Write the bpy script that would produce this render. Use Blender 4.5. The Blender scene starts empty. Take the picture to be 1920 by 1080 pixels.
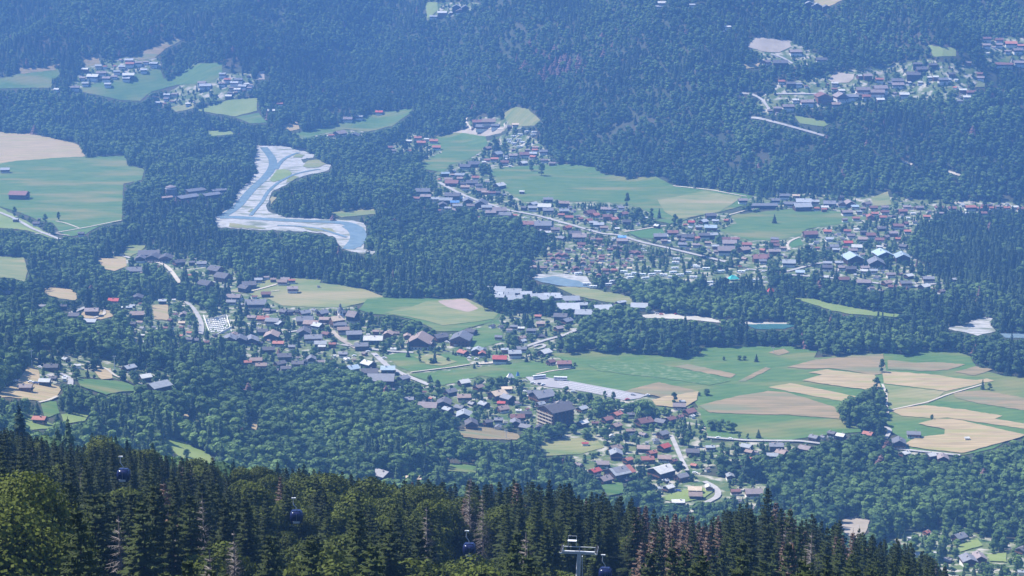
import bpy, bmesh, math, random
import numpy as np
from mathutils import Vector, Matrix
from mathutils.geometry import delaunay_2d_cdt
random.seed(7); rng = np.random.default_rng(11)
R = math.radians
sc = bpy.context.scene
COL = sc.collection
# ------------------------------------------------------------------ camera, sky, sun, exposure
H, FPX, A0 = 490.0, 3800.0, R(13.0)
cam = bpy.data.cameras.new("camera"); camo = bpy.data.objects.new("camera", cam); COL.objects.link(camo)
camo.location = (0, 0, H); camo.rotation_euler = (R(90) - A0, 0, 0)
cam.sensor_width = 36; cam.lens = 36 * FPX / 1920; cam.clip_start = 1; cam.clip_end = 20000
sc.camera = camo
SUN_EL, SUN_AZ = R(56), math.atan2(-0.85, 0.36)
sd = Vector((math.sin(SUN_AZ) * math.cos(SUN_EL), math.cos(SUN_AZ) * math.cos(SUN_EL), math.sin(SUN_EL)))
w = bpy.data.worlds.new("World"); sc.world = w; w.use_nodes = True
nt = w.node_tree; bg = nt.nodes["Background"]
sky = nt.nodes.new("ShaderNodeTexSky"); sky.sky_type = 'NISHITA'; sky.sun_disc = False
sky.sun_elevation = SUN_EL; sky.sun_rotation = SUN_AZ; sky.altitude = 1200
nt.links.new(sky.outputs[0], bg.inputs[0]); bg.inputs[1].default_value = 0.075
sl = bpy.data.lights.new("sun", 'SUN'); sl.energy = 5.0; sl.angle = R(0.5); sl.color = (1, 0.95, 0.88)
so = bpy.data.objects.new("sun", sl); COL.objects.link(so); so.rotation_euler = sd.to_track_quat('Z', 'Y').to_euler()
so.location = (0, 0, 900)
sc.view_settings.view_transform = 'Standard'; sc.view_settings.look = 'None'
sc.view_settings.exposure = 1.3; sc.view_settings.gamma = 1
sc.cycles.max_bounces = 5; sc.cycles.diffuse_bounces = 2; sc.cycles.glossy_bounces = 2
sc.cycles.transmission_bounces = 2; sc.cycles.volume_bounces = 1; sc.cycles.transparent_max_bounces = 4
sc.cycles.use_denoising = True
# ------------------------------------------------------------------ small noise toolkit
_P = rng.random((256, 256))
def vnoise(x, y):
    xi = np.floor(x).astype(int); yi = np.floor(y).astype(int); fx = x - xi; fy = y - yi
    fx = fx * fx * (3 - 2 * fx); fy = fy * fy * (3 - 2 * fy)
    a = _P[xi & 255, yi & 255]; b = _P[(xi + 1) & 255, yi & 255]; c = _P[xi & 255, (yi + 1) & 255]; d = _P[(xi + 1) & 255, (yi + 1) & 255]
    return (a * (1 - fx) + b * fx) * (1 - fy) + (c * (1 - fx) + d * fx) * fy - 0.5
def fbm(x, y, o=3):
    s = 0; a = 1
    for k in range(o): s = s + a * vnoise(x * 2 ** k + 17 * k, y * 2 ** k + 31 * k); a *= .5
    return s
# ------------------------------------------------------------------ terrain height
def flatY(py): return H / np.tan(A0 + (np.asarray(py, float) - 540) / FPX)
fb = np.array([(-500, 240), (0, 246), (300, 240), (500, 255), (700, 240), (850, 255), (1000, 298), (1130, 322), (1350, 362), (1500, 372), (1920, 388), (2500, 392)], float)
FBY = flatY(fb[:, 1]); FBX = (fb[:, 0] - 960) / FPX * np.hypot(FBY, H)
nb = np.array([(-500, 470), (0, 500), (300, 560), (600, 700), (900, 800), (1200, 930), (1920, 950), (2500, 950)], float)
NBY = flatY(nb[:, 1]); NBX = (nb[:, 0] - 960) / FPX * np.hypot(NBY, H)
def smax(a, b, k): d = a - b; return (a + b + np.sqrt(d * d + k * k)) / 2 - k * 0.0
def hgt(x, y):
    x = np.asarray(x, float); y = np.asarray(y, float)
    d = y - np.interp(x, FBX, FBY)
    s = np.interp(x, [-700, -200, 200], [0.30, 0.38, 0.43])
    far = s * ((np.sqrt(d * d + 3600) + d) / 2 - 15) * (d > -400)
    far = np.maximum(far, 0)
    rav = np.clip(d / 350, 0, 1); rav = rav * rav * (3 - 2 * rav)
    far = far + rav * (115 * fbm(x / 250 + 5, y / 500, 3) + 10 * vnoise(x / 60, y / 80))
    d2 = np.interp(x, NBX, NBY) - y
    near = 0.15 * np.maximum((np.sqrt(d2 * d2 + 3600) + d2) / 2 - 12, 0) + np.clip(d2 / 300, 0, 1) * 12 * fbm(x / 130, y / 130, 2)
    near = np.maximum(near, 0)
    tilt = -0.17 * 220 * np.tanh(x / 220)
    prof = np.interp(y, [-400, -50, 0, 60, 110, 200, 480, 900, 1300, 1700], [560, 500, 486.5, 452, 425, 388, 308, 152, 12, -120]) + tilt * np.clip(y / 400, 0, 1)
    hill = prof + np.clip(y / 300, 0, 1) * 6 * fbm(x / 45, y / 45, 2)
    low = near + far
    k = 14.0
    return (low + hill + np.sqrt((low - hill) ** 2 + k * k)) / 2 - (k * k / 4) / np.maximum(np.abs(low - hill), k) 
CA, SA = math.cos(A0), math.sin(A0)
def rays(px, py):
    px = np.asarray(px, float); py = np.asarray(py, float)
    u = (px - 960) / FPX; v = -(py - 540) / FPX
    return u, CA + v * SA, -SA + v * CA
LUT = None
def unproj(px, py, ymin=650, ymax=5200):
    px = np.atleast_1d(px).astype(float); py = np.atleast_1d(py).astype(float)
    dx, dy, dz = rays(px, py); n = len(px)
    t0 = np.full(n, float(ymin))
    if LUT is not None and ymin == 650:
        iu = np.clip(((px + 200) / 20).astype(int), 0, LUT.shape[1] - 2); iv = np.clip(((py + 200) / 6).astype(int), 1, LUT.shape[0] - 3)
        g4 = np.minimum.reduce([LUT[iv + a, iu + b] for a in (-1, 0, 1, 2) for b in (0, 1)]); t0 = np.maximum(ymin, g4 - 40)
        z = H + dz / dy * t0; t0 = np.where(z < hgt(dx / dy * t0, t0), float(ymin), t0)
    lo = t0.copy(); hi = np.full(n, float(ymax)); done = np.zeros(n, bool)
    t = t0.copy()
    while t[~done].min(initial=9e9) < ymax:
        t2 = t + 12
        z = H + dz / dy * t2; g = hgt(dx / dy * t2, t2)
        hit = (~done) & (z < g)
        lo[hit] = t[hit]; hi[hit] = t2[hit]; done |= hit; t = t2
    lo = np.where(done, lo, ymax); hi = np.where(done, hi, ymax)
    for _ in range(12):
        m = (lo + hi) / 2; z = H + dz / dy * m; g = hgt(dx / dy * m, m); b = z < g
        hi = np.where(b, m, hi); lo = np.where(b, lo, m)
    Y = (lo + hi) / 2; X = dx / dy * Y
    return X, Y, hgt(X, Y)
_a, _b = np.meshgrid(np.arange(117) * 20. - 200, np.arange(240) * 6. - 200)
LUT = unproj(_a.ravel(), _b.ravel())[1].reshape(_a.shape)
def proj(X, Y, Z):
    zc = Z - H; dep = Y * CA - zc * SA; up = Y * SA + zc * CA
    return 960 + FPX * X / dep, 540 - FPX * up / dep, dep
# ------------------------------------------------------------------ object helpers
def tag(o, label=None, cat=None, group=None, kind=None):
    if label: o['label'] = label
    if cat: o['category'] = cat
    if group: o['group'] = group
    if kind: o['kind'] = kind
    return o
def mesh(name, V, F, mat=None, smooth=False):
    me = bpy.data.meshes.new(name); me.from_pydata([tuple(v) for v in V], [], F)
    if mat is not None: me.materials.append(mat)
    if smooth: me.shade_smooth()
    return me
def obj(name, me, parent=None, loc=None, rz=None):
    o = bpy.data.objects.new(name, me); COL.objects.link(o)
    if parent is not None: o.parent = parent
    if loc is not None: o.location = loc
    if rz is not None: o.rotation_euler = (0, 0, rz)
    return o
def np_mesh(name, V, F, mat, smooth=False):
    V = np.asarray(V, np.float32); F = np.asarray(F, np.int32); k = F.shape[1]
    me = bpy.data.meshes.new(name); me.vertices.add(len(V)); me.vertices.foreach_set("co", V.ravel())
    me.loops.add(F.size); me.loops.foreach_set("vertex_index", F.ravel())
    me.polygons.add(len(F)); me.polygons.foreach_set("loop_start", np.arange(len(F), dtype=np.int32) * k)
    me.polygons.foreach_set("loop_total", np.full(len(F), k, np.int32))
    if mat is not None: me.materials.append(mat)
    me.update(calc_edges=True)
    if smooth: me.shade_smooth()
    return me
class MB:
    def __init__(s): s.V = []; s.F = []
    def box(s, c, d, rz=0.0, rx=0.0):
        M = Matrix.Translation(c) @ Matrix.Rotation(rz, 4, 'Z') @ Matrix.Rotation(rx, 4, 'X')
        b = len(s.V)
        for z in (-.5, .5):
            for x, y in ((-.5, -.5), (.5, -.5), (.5, .5), (-.5, .5)): s.V.append(M @ Vector((x * d[0], y * d[1], z * d[2])))
        for f in ((3, 2, 1, 0), (4, 5, 6, 7), (0, 1, 5, 4), (1, 2, 6, 5), (2, 3, 7, 6), (3, 0, 4, 7)): s.F.append([b + i for i in f])
        return s
    def tube(s, a, b_, r0, r1, n=8, cap=True):
        a = Vector(a); b_ = Vector(b_); q = (b_ - a).to_track_quat('Z', 'Y'); b = len(s.V)
        for p, r in ((a, r0), (b_, r1)):
            for i in range(n):
                t = 2 * math.pi * i / n; s.V.append(p + q @ Vector((r * math.cos(t), r * math.sin(t), 0)))
        for i in range(n): j = (i + 1) % n; s.F.append([b + i, b + j, b + n + j, b + n + i])
        if cap: s.F.append([b + i for i in range(n)][::-1]); s.F.append([b + n + i for i in range(n)])
        return s
    def prism(s, prof, x0, x1):   # profile in (y,z), extruded along x
        n = len(prof); b = len(s.V)
        for x in (x0, x1):
            for y, z in prof: s.V.append(Vector((x, y, z)))
        for i in range(n): j = (i + 1) % n; s.F.append([b + i, b + j, b + n + j, b + n + i])
        s.F.append([b + i for i in range(n)][::-1]); s.F.append([b + n + i for i in range(n)])
        return s
    def lathe(s, prof, n=16, c=(0, 0, 0)):
        b = len(s.V); c = Vector(c)
        for r, z in prof:
            for i in range(n): t = 2 * math.pi * i / n; s.V.append(c + Vector((r * math.cos(t), r * math.sin(t), z)))
        for k in range(len(prof) - 1):
            for i in range(n): j = (i + 1) % n; s.F.append([b + k * n + i, b + k * n + j, b + (k + 1) * n + j, b + (k + 1) * n + i])
        return s
    def me(s, name, mat, smooth=False): return mesh(name, s.V, s.F, mat, smooth)
    def build(s, name, mat, parent=None, loc=None, rz=None, smooth=False): return obj(name, s.me(name, mat, smooth), parent, loc, rz)
def empty(name, loc, rz=0): 
    o = bpy.data.objects.new(name, None); COL.objects.link(o); o.location = loc; o.rotation_euler = (0, 0, rz); o.empty_display_size = 1
    return o
# ------------------------------------------------------------------ materials
def newmat(name):
    m = bpy.data.materials.new(name); m.use_nodes = True; t = m.node_tree; return m, t, t.nodes["Principled BSDF"], t.nodes, t.links
def lc(c): return (c[0], c[1], c[2], 1)
def surf(name, a, b, scale=1.0, rough=0.85, stretch=(1, 1, 1), c3=None, s3=0.1, bump=0.0, thr=(0.35, 0.65), metal=0.0, rnd=0.0, rot=0.0, rows=0.0):
    """two-colour noise surface in world/object space; optional third colour in larger patches"""
    m, t, p, N, L = newmat(name)
    tc = N.new("ShaderNodeTexCoord"); mp = N.new("ShaderNodeMapping"); L.new(tc.outputs["Object"], mp.inputs[0])
    mp.inputs["Scale"].default_value = stretch; mp.inputs["Rotation"].default_value = (0, 0, rot)
    n = N.new("ShaderNodeTexNoise"); n.inputs["Scale"].default_value = scale; n.inputs["Detail"].default_value = 6; n.inputs["Roughness"].default_value = .65
    L.new(mp.outputs[0], n.inputs[0])
    r = N.new("ShaderNodeValToRGB"); r.color_ramp.elements[0].position = thr[0]; r.color_ramp.elements[1].position = thr[1]
    r.color_ramp.elements[0].color = lc(a); r.color_ramp.elements[1].color = lc(b); L.new(n.outputs[0], r.inputs[0]); out = r.outputs[0]
    if c3:
        n3 = N.new("ShaderNodeTexNoise"); n3.inputs["Scale"].default_value = s3; n3.inputs["Detail"].default_value = 4; L.new(mp.outputs[0], n3.inputs[0])
        r3 = N.new("ShaderNodeMapRange"); r3.inputs[1].default_value = .5; r3.inputs[2].default_value = .66; L.new(n3.outputs[0], r3.inputs[0])
        mx = N.new("ShaderNodeMix"); mx.data_type = 'RGBA'; L.new(r3.outputs[0], mx.inputs[0]); L.new(out, mx.inputs[6]); mx.inputs[7].default_value = lc(c3); out = mx.outputs[2]
    if rows:
        wv = N.new("ShaderNodeTexWave"); wv.inputs["Scale"].default_value = rows; wv.inputs["Distortion"].default_value = 3; wv.inputs["Detail"].default_value = 2; wv.inputs["Detail Scale"].default_value = .4
        m2 = N.new("ShaderNodeMapping"); m2.inputs["Rotation"].default_value = (0, 0, 1.2 + rot); L.new(tc.outputs["Object"], m2.inputs[0]); L.new(m2.outputs[0], wv.inputs[0])
        mr2 = N.new("ShaderNodeMapRange"); mr2.inputs[3].default_value = .94; mr2.inputs[4].default_value = 1.05; L.new(wv.outputs["Fac"], mr2.inputs[0]); h2 = N.new("ShaderNodeHueSaturation"); L.new(mr2.outputs[0], h2.inputs["Value"]); L.new(out, h2.inputs["Color"]); out = h2.outputs[0]
    if rnd:
        oi = N.new("ShaderNodeObjectInfo"); hs = N.new("ShaderNodeHueSaturation"); mr = N.new("ShaderNodeMapRange")
        mr.inputs[3].default_value = 1 - rnd; mr.inputs[4].default_value = 1 + rnd; L.new(oi.outputs["Random"], mr.inputs[0]); L.new(mr.outputs[0], hs.inputs["Value"]); L.new(out, hs.inputs["Color"]); out = hs.outputs[0]
    L.new(out, p.inputs["Base Color"]); p.inputs["Roughness"].default_value = rough; p.inputs["Metallic"].default_value = metal
    p.inputs["Specular IOR Level"].default_value = 0.3
    if bump:
        bp = N.new("ShaderNodeBump"); bp.inputs["Strength"].default_value = bump; bp.inputs["Distance"].default_value = .3; L.new(n.outputs[0], bp.inputs["Height"]); L.new(bp.outputs[0], p.inputs["Normal"])
    return m
def foliage(name, c0, c1, trans=0.15, warm=None):
    m, t, p, N, L = newmat(name)
    at = N.new("ShaderNodeAttribute"); at.attribute_type = 'INSTANCER'; at.attribute_name = "tint"
    oi = N.new("ShaderNodeObjectInfo")
    ad = N.new("ShaderNodeMath"); ad.operation = 'MULTIPLY_ADD'; L.new(oi.outputs["Random"], ad.inputs[0]); ad.inputs[1].default_value = 0.6; L.new(at.outputs["Fac"], ad.inputs[2])
    tc = N.new("ShaderNodeTexCoord"); n = N.new("ShaderNodeTexNoise"); n.inputs["Scale"].default_value = 0.5; n.inputs["Detail"].default_value = 3; L.new(tc.outputs["Object"], n.inputs[0])
    a2 = N.new("ShaderNodeMath"); a2.operation = 'MULTIPLY_ADD'; L.new(n.outputs[0], a2.inputs[0]); a2.inputs[1].default_value = 0.8; L.new(ad.outputs[0], a2.inputs[2])
    mr = N.new("ShaderNodeMapRange"); mr.inputs[1].default_value = 0.25; mr.inputs[2].default_value = 1.75; L.new(a2.outputs[0], mr.inputs[0])
    mx = N.new("ShaderNodeMix"); mx.data_type = 'RGBA'; L.new(mr.outputs[0], mx.inputs[0]); mx.inputs[6].default_value = lc(c0); mx.inputs[7].default_value = lc(c1)
    L.new(mx.outputs[2], p.inputs["Base Color"]); p.inputs["Roughness"].default_value = 0.75; p.inputs["Specular IOR Level"].default_value = 0.2
    tr = N.new("ShaderNodeBsdfTranslucent"); L.new(mx.outputs[2], tr.inputs[0]); ms = N.new("ShaderNodeMixShader"); ms.inputs[0].default_value = trans
    L.new(p.outputs[0], ms.inputs[1]); L.new(tr.outputs[0], ms.inputs[2]); L.new(ms.outputs[0], N["Material Output"].inputs[0])
    return m
M = {}
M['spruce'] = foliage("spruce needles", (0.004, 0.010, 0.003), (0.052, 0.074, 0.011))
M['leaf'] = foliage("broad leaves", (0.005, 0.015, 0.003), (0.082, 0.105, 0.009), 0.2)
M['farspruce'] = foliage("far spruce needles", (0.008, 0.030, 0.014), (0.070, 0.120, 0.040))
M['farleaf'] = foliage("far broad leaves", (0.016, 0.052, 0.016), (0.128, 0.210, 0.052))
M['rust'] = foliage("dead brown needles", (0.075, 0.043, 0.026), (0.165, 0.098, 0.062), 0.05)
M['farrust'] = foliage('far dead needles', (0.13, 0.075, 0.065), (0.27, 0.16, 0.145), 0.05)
M['snag'] = surf("bleached dead wood", (0.11, 0.09, 0.08), (0.26, 0.23, 0.21), 1.5)
M['bark'] = surf("bark", (0.06, 0.045, 0.035), (0.14, 0.11, 0.09), 2.0)
M['floor'] = surf("forest floor", (0.022, 0.034, 0.014), (0.05, 0.062, 0.026), 0.06, c3=(0.06, 0.05, 0.03), s3=0.02)
M['turf'] = surf("village lawns and yards", (0.042, 0.095, 0.022), (0.13, 0.15, 0.05), 0.07, c3=(0.38, 0.35, 0.29), s3=0.09)
M['meadow'] = surf("meadow grass", (0.048, 0.120, 0.022), (0.095, 0.158, 0.036), 0.03, c3=(0.17, 0.170, 0.055), s3=0.008, stretch=(1, 2.6, 1), rows=0.035)
M['meadow2'] = surf("lush grass", (0.042, 0.125, 0.022), (0.07, 0.15, 0.032), 0.02)
M['daisy'] = surf("flowering meadow", (0.048, 0.120, 0.022), (0.085, 0.15, 0.036), 0.1, c3=(0.15, 0.20, 0.09), s3=0.15, stretch=(1, 1.6, 1))
M['dry'] = surf("drying grass", (0.11, 0.165, 0.045), (0.23, 0.22, 0.085), 0.016, stretch=(1, 3, 1), c3=(0.29, 0.24, 0.12), s3=0.006, rows=0.04)
M['yel'] = surf("yellow green grass", (0.13, 0.19, 0.04), (0.20, 0.24, 0.07), 0.02)
M['tan'] = surf("mown hay", (0.27, 0.205, 0.105), (0.40, 0.305, 0.165), 0.03, stretch=(1, 7, 1), rot=0.35, c3=(0.28, 0.25, 0.10), s3=0.012, rows=0.06)
M['brown'] = surf("bare brown field", (0.17, 0.145, 0.065), (0.29, 0.21, 0.11), 0.02, stretch=(1, 6, 1), rot=0.35, c3=(0.15, 0.17, 0.08), s3=0.008, rows=0.05)
M['earth'] = surf("bare earth", (0.27, 0.23, 0.18), (0.38, 0.33, 0.27), 0.03)
M['gravel'] = surf("river gravel", (0.24, 0.235, 0.22), (0.46, 0.45, 0.43), 0.09, c3=(0.13, 0.15, 0.09), s3=0.03, stretch=(1, 2.5, 1))
M['sand'] = surf("pale sand", (0.36, 0.34, 0.29), (0.48, 0.45, 0.39), 0.05)
M['water'] = surf("glacial river water", (0.13, 0.19, 0.22), (0.20, 0.27, 0.30), 0.08, rough=0.25)
M['lake'] = surf("turquoise lake water", (0.04, 0.12, 0.13), (0.06, 0.16, 0.15), 0.02, rough=0.12)
M['road'] = surf("pale road", (0.29, 0.275, 0.26), (0.40, 0.38, 0.36), 0.1)
M['track'] = surf("dirt track", (0.40, 0.35, 0.28), (0.52, 0.46, 0.37), 0.1)
M['park'] = surf("parking asphalt", (0.27, 0.26, 0.26), (0.34, 0.33, 0.33), 0.03, c3=(0.30, 0.28, 0.29), s3=0.02)
M['court'] = surf("reddish court", (0.30, 0.24, 0.19), (0.38, 0.28, 0.24), 0.05)
M['line'] = surf("white paint", (0.7, 0.7, 0.68), (0.8, 0.8, 0.78), 0.5)
RC = dict(g=(0.18, 0.18, 0.195), d=(0.10, 0.095, 0.105), l=(0.33, 0.345, 0.36), w=(0.54, 0.53, 0.50), r=(0.33, 0.13, 0.095), m=(0.19, 0.095, 0.085),
          b=(0.27, 0.20, 0.17), p=(0.225, 0.185, 0.18), y=(0.56, 0.44, 0.31), t=(0.36, 0.44, 0.50), R=(0.38, 0.075, 0.06), B=(0.12, 0.27, 0.52))
for k, c in RC.items():
    M['r' + k] = surf("roof " + k, tuple(x * .82 for x in c), tuple(min(x * 1.14, .9) for x in c), 0.35, rough=0.42 if k in 'glwt' else 0.75, rnd=0.22 if k != 'w' else 0.08, stretch=(1, 3, 1))
M['white'] = surf("white render", (0.62, 0.60, 0.56), (0.78, 0.75, 0.70), 0.4, rnd=0.1)
M['cream'] = surf("cream render", (0.60, 0.50, 0.38), (0.72, 0.62, 0.48), 0.4, rnd=0.1)
M['ochre'] = surf("orange render", (0.52, 0.26, 0.14), (0.60, 0.32, 0.18), 0.4)
M['wood'] = surf("dark timber", (0.045, 0.027, 0.018), (0.095, 0.055, 0.035), 0.8, stretch=(6, 6, .5), rnd=0.35)
M['wood2'] = surf("brown timber", (0.14, 0.07, 0.04), (0.22, 0.115, 0.07), 0.8, stretch=(6, 6, .5), rnd=0.3)
M['glass'] = surf("dark window glass", (0.03, 0.04, 0.055), (0.06, 0.075, 0.09), 0.3, rough=0.15)
M['brick'] = surf("chimney masonry", (0.38, 0.33, 0.29), (0.5, 0.45, 0.4), 1)
M['steel'] = surf("galvanised steel", (0.50, 0.52, 0.54), (0.64, 0.66, 0.68), 1, rough=0.5)
M['cabin'] = surf("dark blue cabin shell", (0.008, 0.012, 0.05), (0.015, 0.02, 0.085), 0.8, rough=0.2)
M['rubber'] = surf("black rubber", (0.02, 0.02, 0.02), (0.03, 0.03, 0.03), 2)
M['tent'] = surf("turquoise tarpaulin", (0.05, 0.42, 0.38), (0.08, 0.52, 0.46), 0.5)
for k, c in dict(cw=(0.8, 0.8, 0.8), cg=(0.45, 0.46, 0.48), cb=(0.05, 0.08, 0.25), cr=(0.45, 0.05, 0.04), ck=(0.03, 0.03, 0.035)).items():
    M[k] = surf("car paint " + k, c, c, 1, rough=0.25)
HAZE_D = 0.00016
# ------------------------------------------------------------------ ground sheet
gy = np.concatenate([np.arange(-150, 600, 12), np.arange(600, 4300, 16), np.arange(4300, 7000, 90)])
gu = np.concatenate([np.linspace(-1.2, -.34, 26, endpoint=False), np.linspace(-.34, .34, 150, endpoint=False), np.linspace(.34, 1.2, 27)])
GX = gu[None, :] * (gy[:, None] + 420); GY = np.repeat(gy[:, None], len(gu), 1); GZ = hgt(GX, GY)
nr, ncol = GX.shape; idx = np.arange(nr * ncol).reshape(nr, ncol)
F = np.stack([idx[:-1, :-1], idx[:-1, 1:], idx[1:, 1:], idx[1:, :-1]], -1).reshape(-1, 4)
g = obj("ground", np_mesh("ground", np.stack([GX, GY, GZ], -1).reshape(-1, 3), F, M['floor'], True)); tag(g, kind='structure')
def gz(X, Y):   # height of the ground mesh itself (bilinear in its own grid), so sheets never sink
    X = np.asarray(X, float); Y = np.asarray(Y, float)
    i = np.clip(np.searchsorted(gy, Y) - 1, 0, nr - 2); fy = (Y - gy[i]) / (gy[i + 1] - gy[i])
    u = X / (Y + 420); j = np.clip(np.searchsorted(gu, u) - 1, 0, ncol - 2); fx = (u - gu[j]) / (gu[j + 1] - gu[j])
    return (GZ[i, j] * (1 - fx) + GZ[i, j + 1] * fx) * (1 - fy) + (GZ[i + 1, j] * (1 - fx) + GZ[i + 1, j + 1] * fx) * fy
def inpoly(px, py, poly):
    P = np.asarray(poly, float); r = np.zeros(np.shape(px), bool); n = len(P)
    for i in range(n):
        x0, y0 = P[i]; x1, y1 = P[(i + 1) % n]
        if y0 == y1: continue
        c = ((y0 > py) != (y1 > py)) & (px < (x1 - x0) * (py - y0) / (y1 - y0) + x0); r ^= c
    return r
MW, MH = 1060, 600   # mask in 2-px cells, origin (-100,-60)
PROT = np.zeros((MH, MW)); VILL = np.zeros((MH, MW), bool); CLEAR = np.zeros((MH, MW), bool)
_mx, _my = np.meshgrid(np.arange(MW) * 2 - 100, np.arange(MH) * 2 - 60)
def mask(poly, arr, val=True):
    P = np.asarray(poly, float); x0, y0 = (P.min(0) + (100, 60)) // 2; x1, y1 = (P.max(0) + (100, 60)) // 2 + 1
    s = (slice(max(int(y0), 0), max(int(y1) + 1, 0)), slice(max(int(x0), 0), max(int(x1) + 1, 0)))
    if arr[s].size == 0: return
    ins = inpoly(_mx[s], _my[s], P)
    if arr.dtype == bool: arr[s] |= ins
    else: arr[s] = np.where(ins, np.maximum(arr[s], val), arr[s])
def dens(poly, st):
    out = []; n = len(poly)
    for i in range(n):
        a = poly[i]; b = poly[(i + 1) % n]; k = max(1, int(math.hypot(a[0] - b[0], a[1] - b[1]) / st))
        for j in range(k):
            t = j / k; out.append((a[0] + (b[0] - a[0]) * t, a[1] + (b[1] - a[1]) * t))
    return out
def rough_edge(poly, amp):
    return [(x + amp * float(vnoise(x / 9 + 3.1, y / 7)) * 2, y + amp * .6 * float(vnoise(x / 8 + 40, y / 6 + 9)) * 2) for x, y in poly]
def sheet(name, poly, mat, off, step=8.0, rough=1.5, prot=True, parent=None):
    poly = rough_edge(dens(poly, min(step, 7)), rough) if rough else dens(poly, step)
    P = np.asarray(poly); sx, sy = step, step * .6
    gx, gyy = np.meshgrid(np.arange(P[:, 0].min() + sx / 2, P[:, 0].max(), sx), np.arange(P[:, 1].min() + sy / 2, P[:, 1].max(), sy))
    gx = gx.ravel() + rng.uniform(-.6, .6, gx.size); gyy = gyy.ravel() + rng.uniform(-.4, .4, gyy.size)
    k = inpoly(gx, gyy, P); pts = [tuple(p) for p in P] + list(zip(gx[k], gyy[k]))
    n = len(P)
    res = delaunay_2d_cdt([Vector(p) for p in pts], [], [list(range(n))], 1, 1e-4)
    V = np.array([(v.x, v.y) for v in res[0]]); X, Y, _ = unproj(V[:, 0], V[:, 1]); Z = gz(X, Y) + off
    F = [list(f) for f in res[2]]
    me = mesh(name, np.stack([X, Y, Z], 1), F, M[mat])
    bm = bmesh.new(); bm.from_mesh(me); bmesh.ops.recalc_face_normals(bm, faces=bm.faces)
    if sum(f.normal.z for f in bm.faces) < 0: bmesh.ops.reverse_faces(bm, faces=bm.faces)
    bm.to_mesh(me); bm.free()
    o = obj(name, me, parent); tag(o, kind='structure')
    if prot: mask(poly, PROT, 1e9); mask(poly, CLEAR)
    return o
def ribbon(name, pts, wm, mat, off, prot=True, ymin=650):
    pts = dens(pts + [], 6)[:] if False else pts
    q = []
    for i in range(len(pts) - 1):
        a, b = pts[i], pts[i + 1]; k = max(1, int(math.hypot(a[0] - b[0], a[1] - b[1]) / 5))
        q += [(a[0] + (b[0] - a[0]) * j / k, a[1] + (b[1] - a[1]) * j / k) for j in range(k)]
    q.append(pts[-1]); q = np.array(q)
    for _ in range(3): q[1:-1] = (q[:-2] + 2 * q[1:-1] + q[2:]) / 4
    X, Y, _ = unproj(q[:, 0], q[:, 1], ymin); T = np.gradient(np.stack([X, Y], 1), axis=0); T /= np.linalg.norm(T, axis=1)[:, None] + 1e-9
    Nn = np.stack([-T[:, 1], T[:, 0]], 1); V = []
    for s in (-.5, -.17, .17, .5):
        x = X + Nn[:, 0] * wm * s; y = Y + Nn[:, 1] * wm * s; V.append(np.stack([x, y, gz(x, y) + off], 1))
    V = np.stack(V, 1); n = len(q); F = []
    for i in range(n - 1):
        for j in range(3): a = i * 4 + j; F.append((a, a + 4, a + 5, a + 1))
    o = obj(name, mesh(name, V.reshape(-1, 3), F, M[mat])); tag(o, kind='structure')
    a = V[:, 0]; b = V[:, 3]; pa = proj(a[:, 0], a[:, 1], a[:, 2]); pb = proj(b[:, 0], b[:, 1], b[:, 2])
    if prot:
        poly = list(zip(pa[0], pa[1])) + list(zip(pb[0], pb[1]))[::-1]
        mask(poly, PROT, 1e9); mask(poly, CLEAR)
    return o
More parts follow.
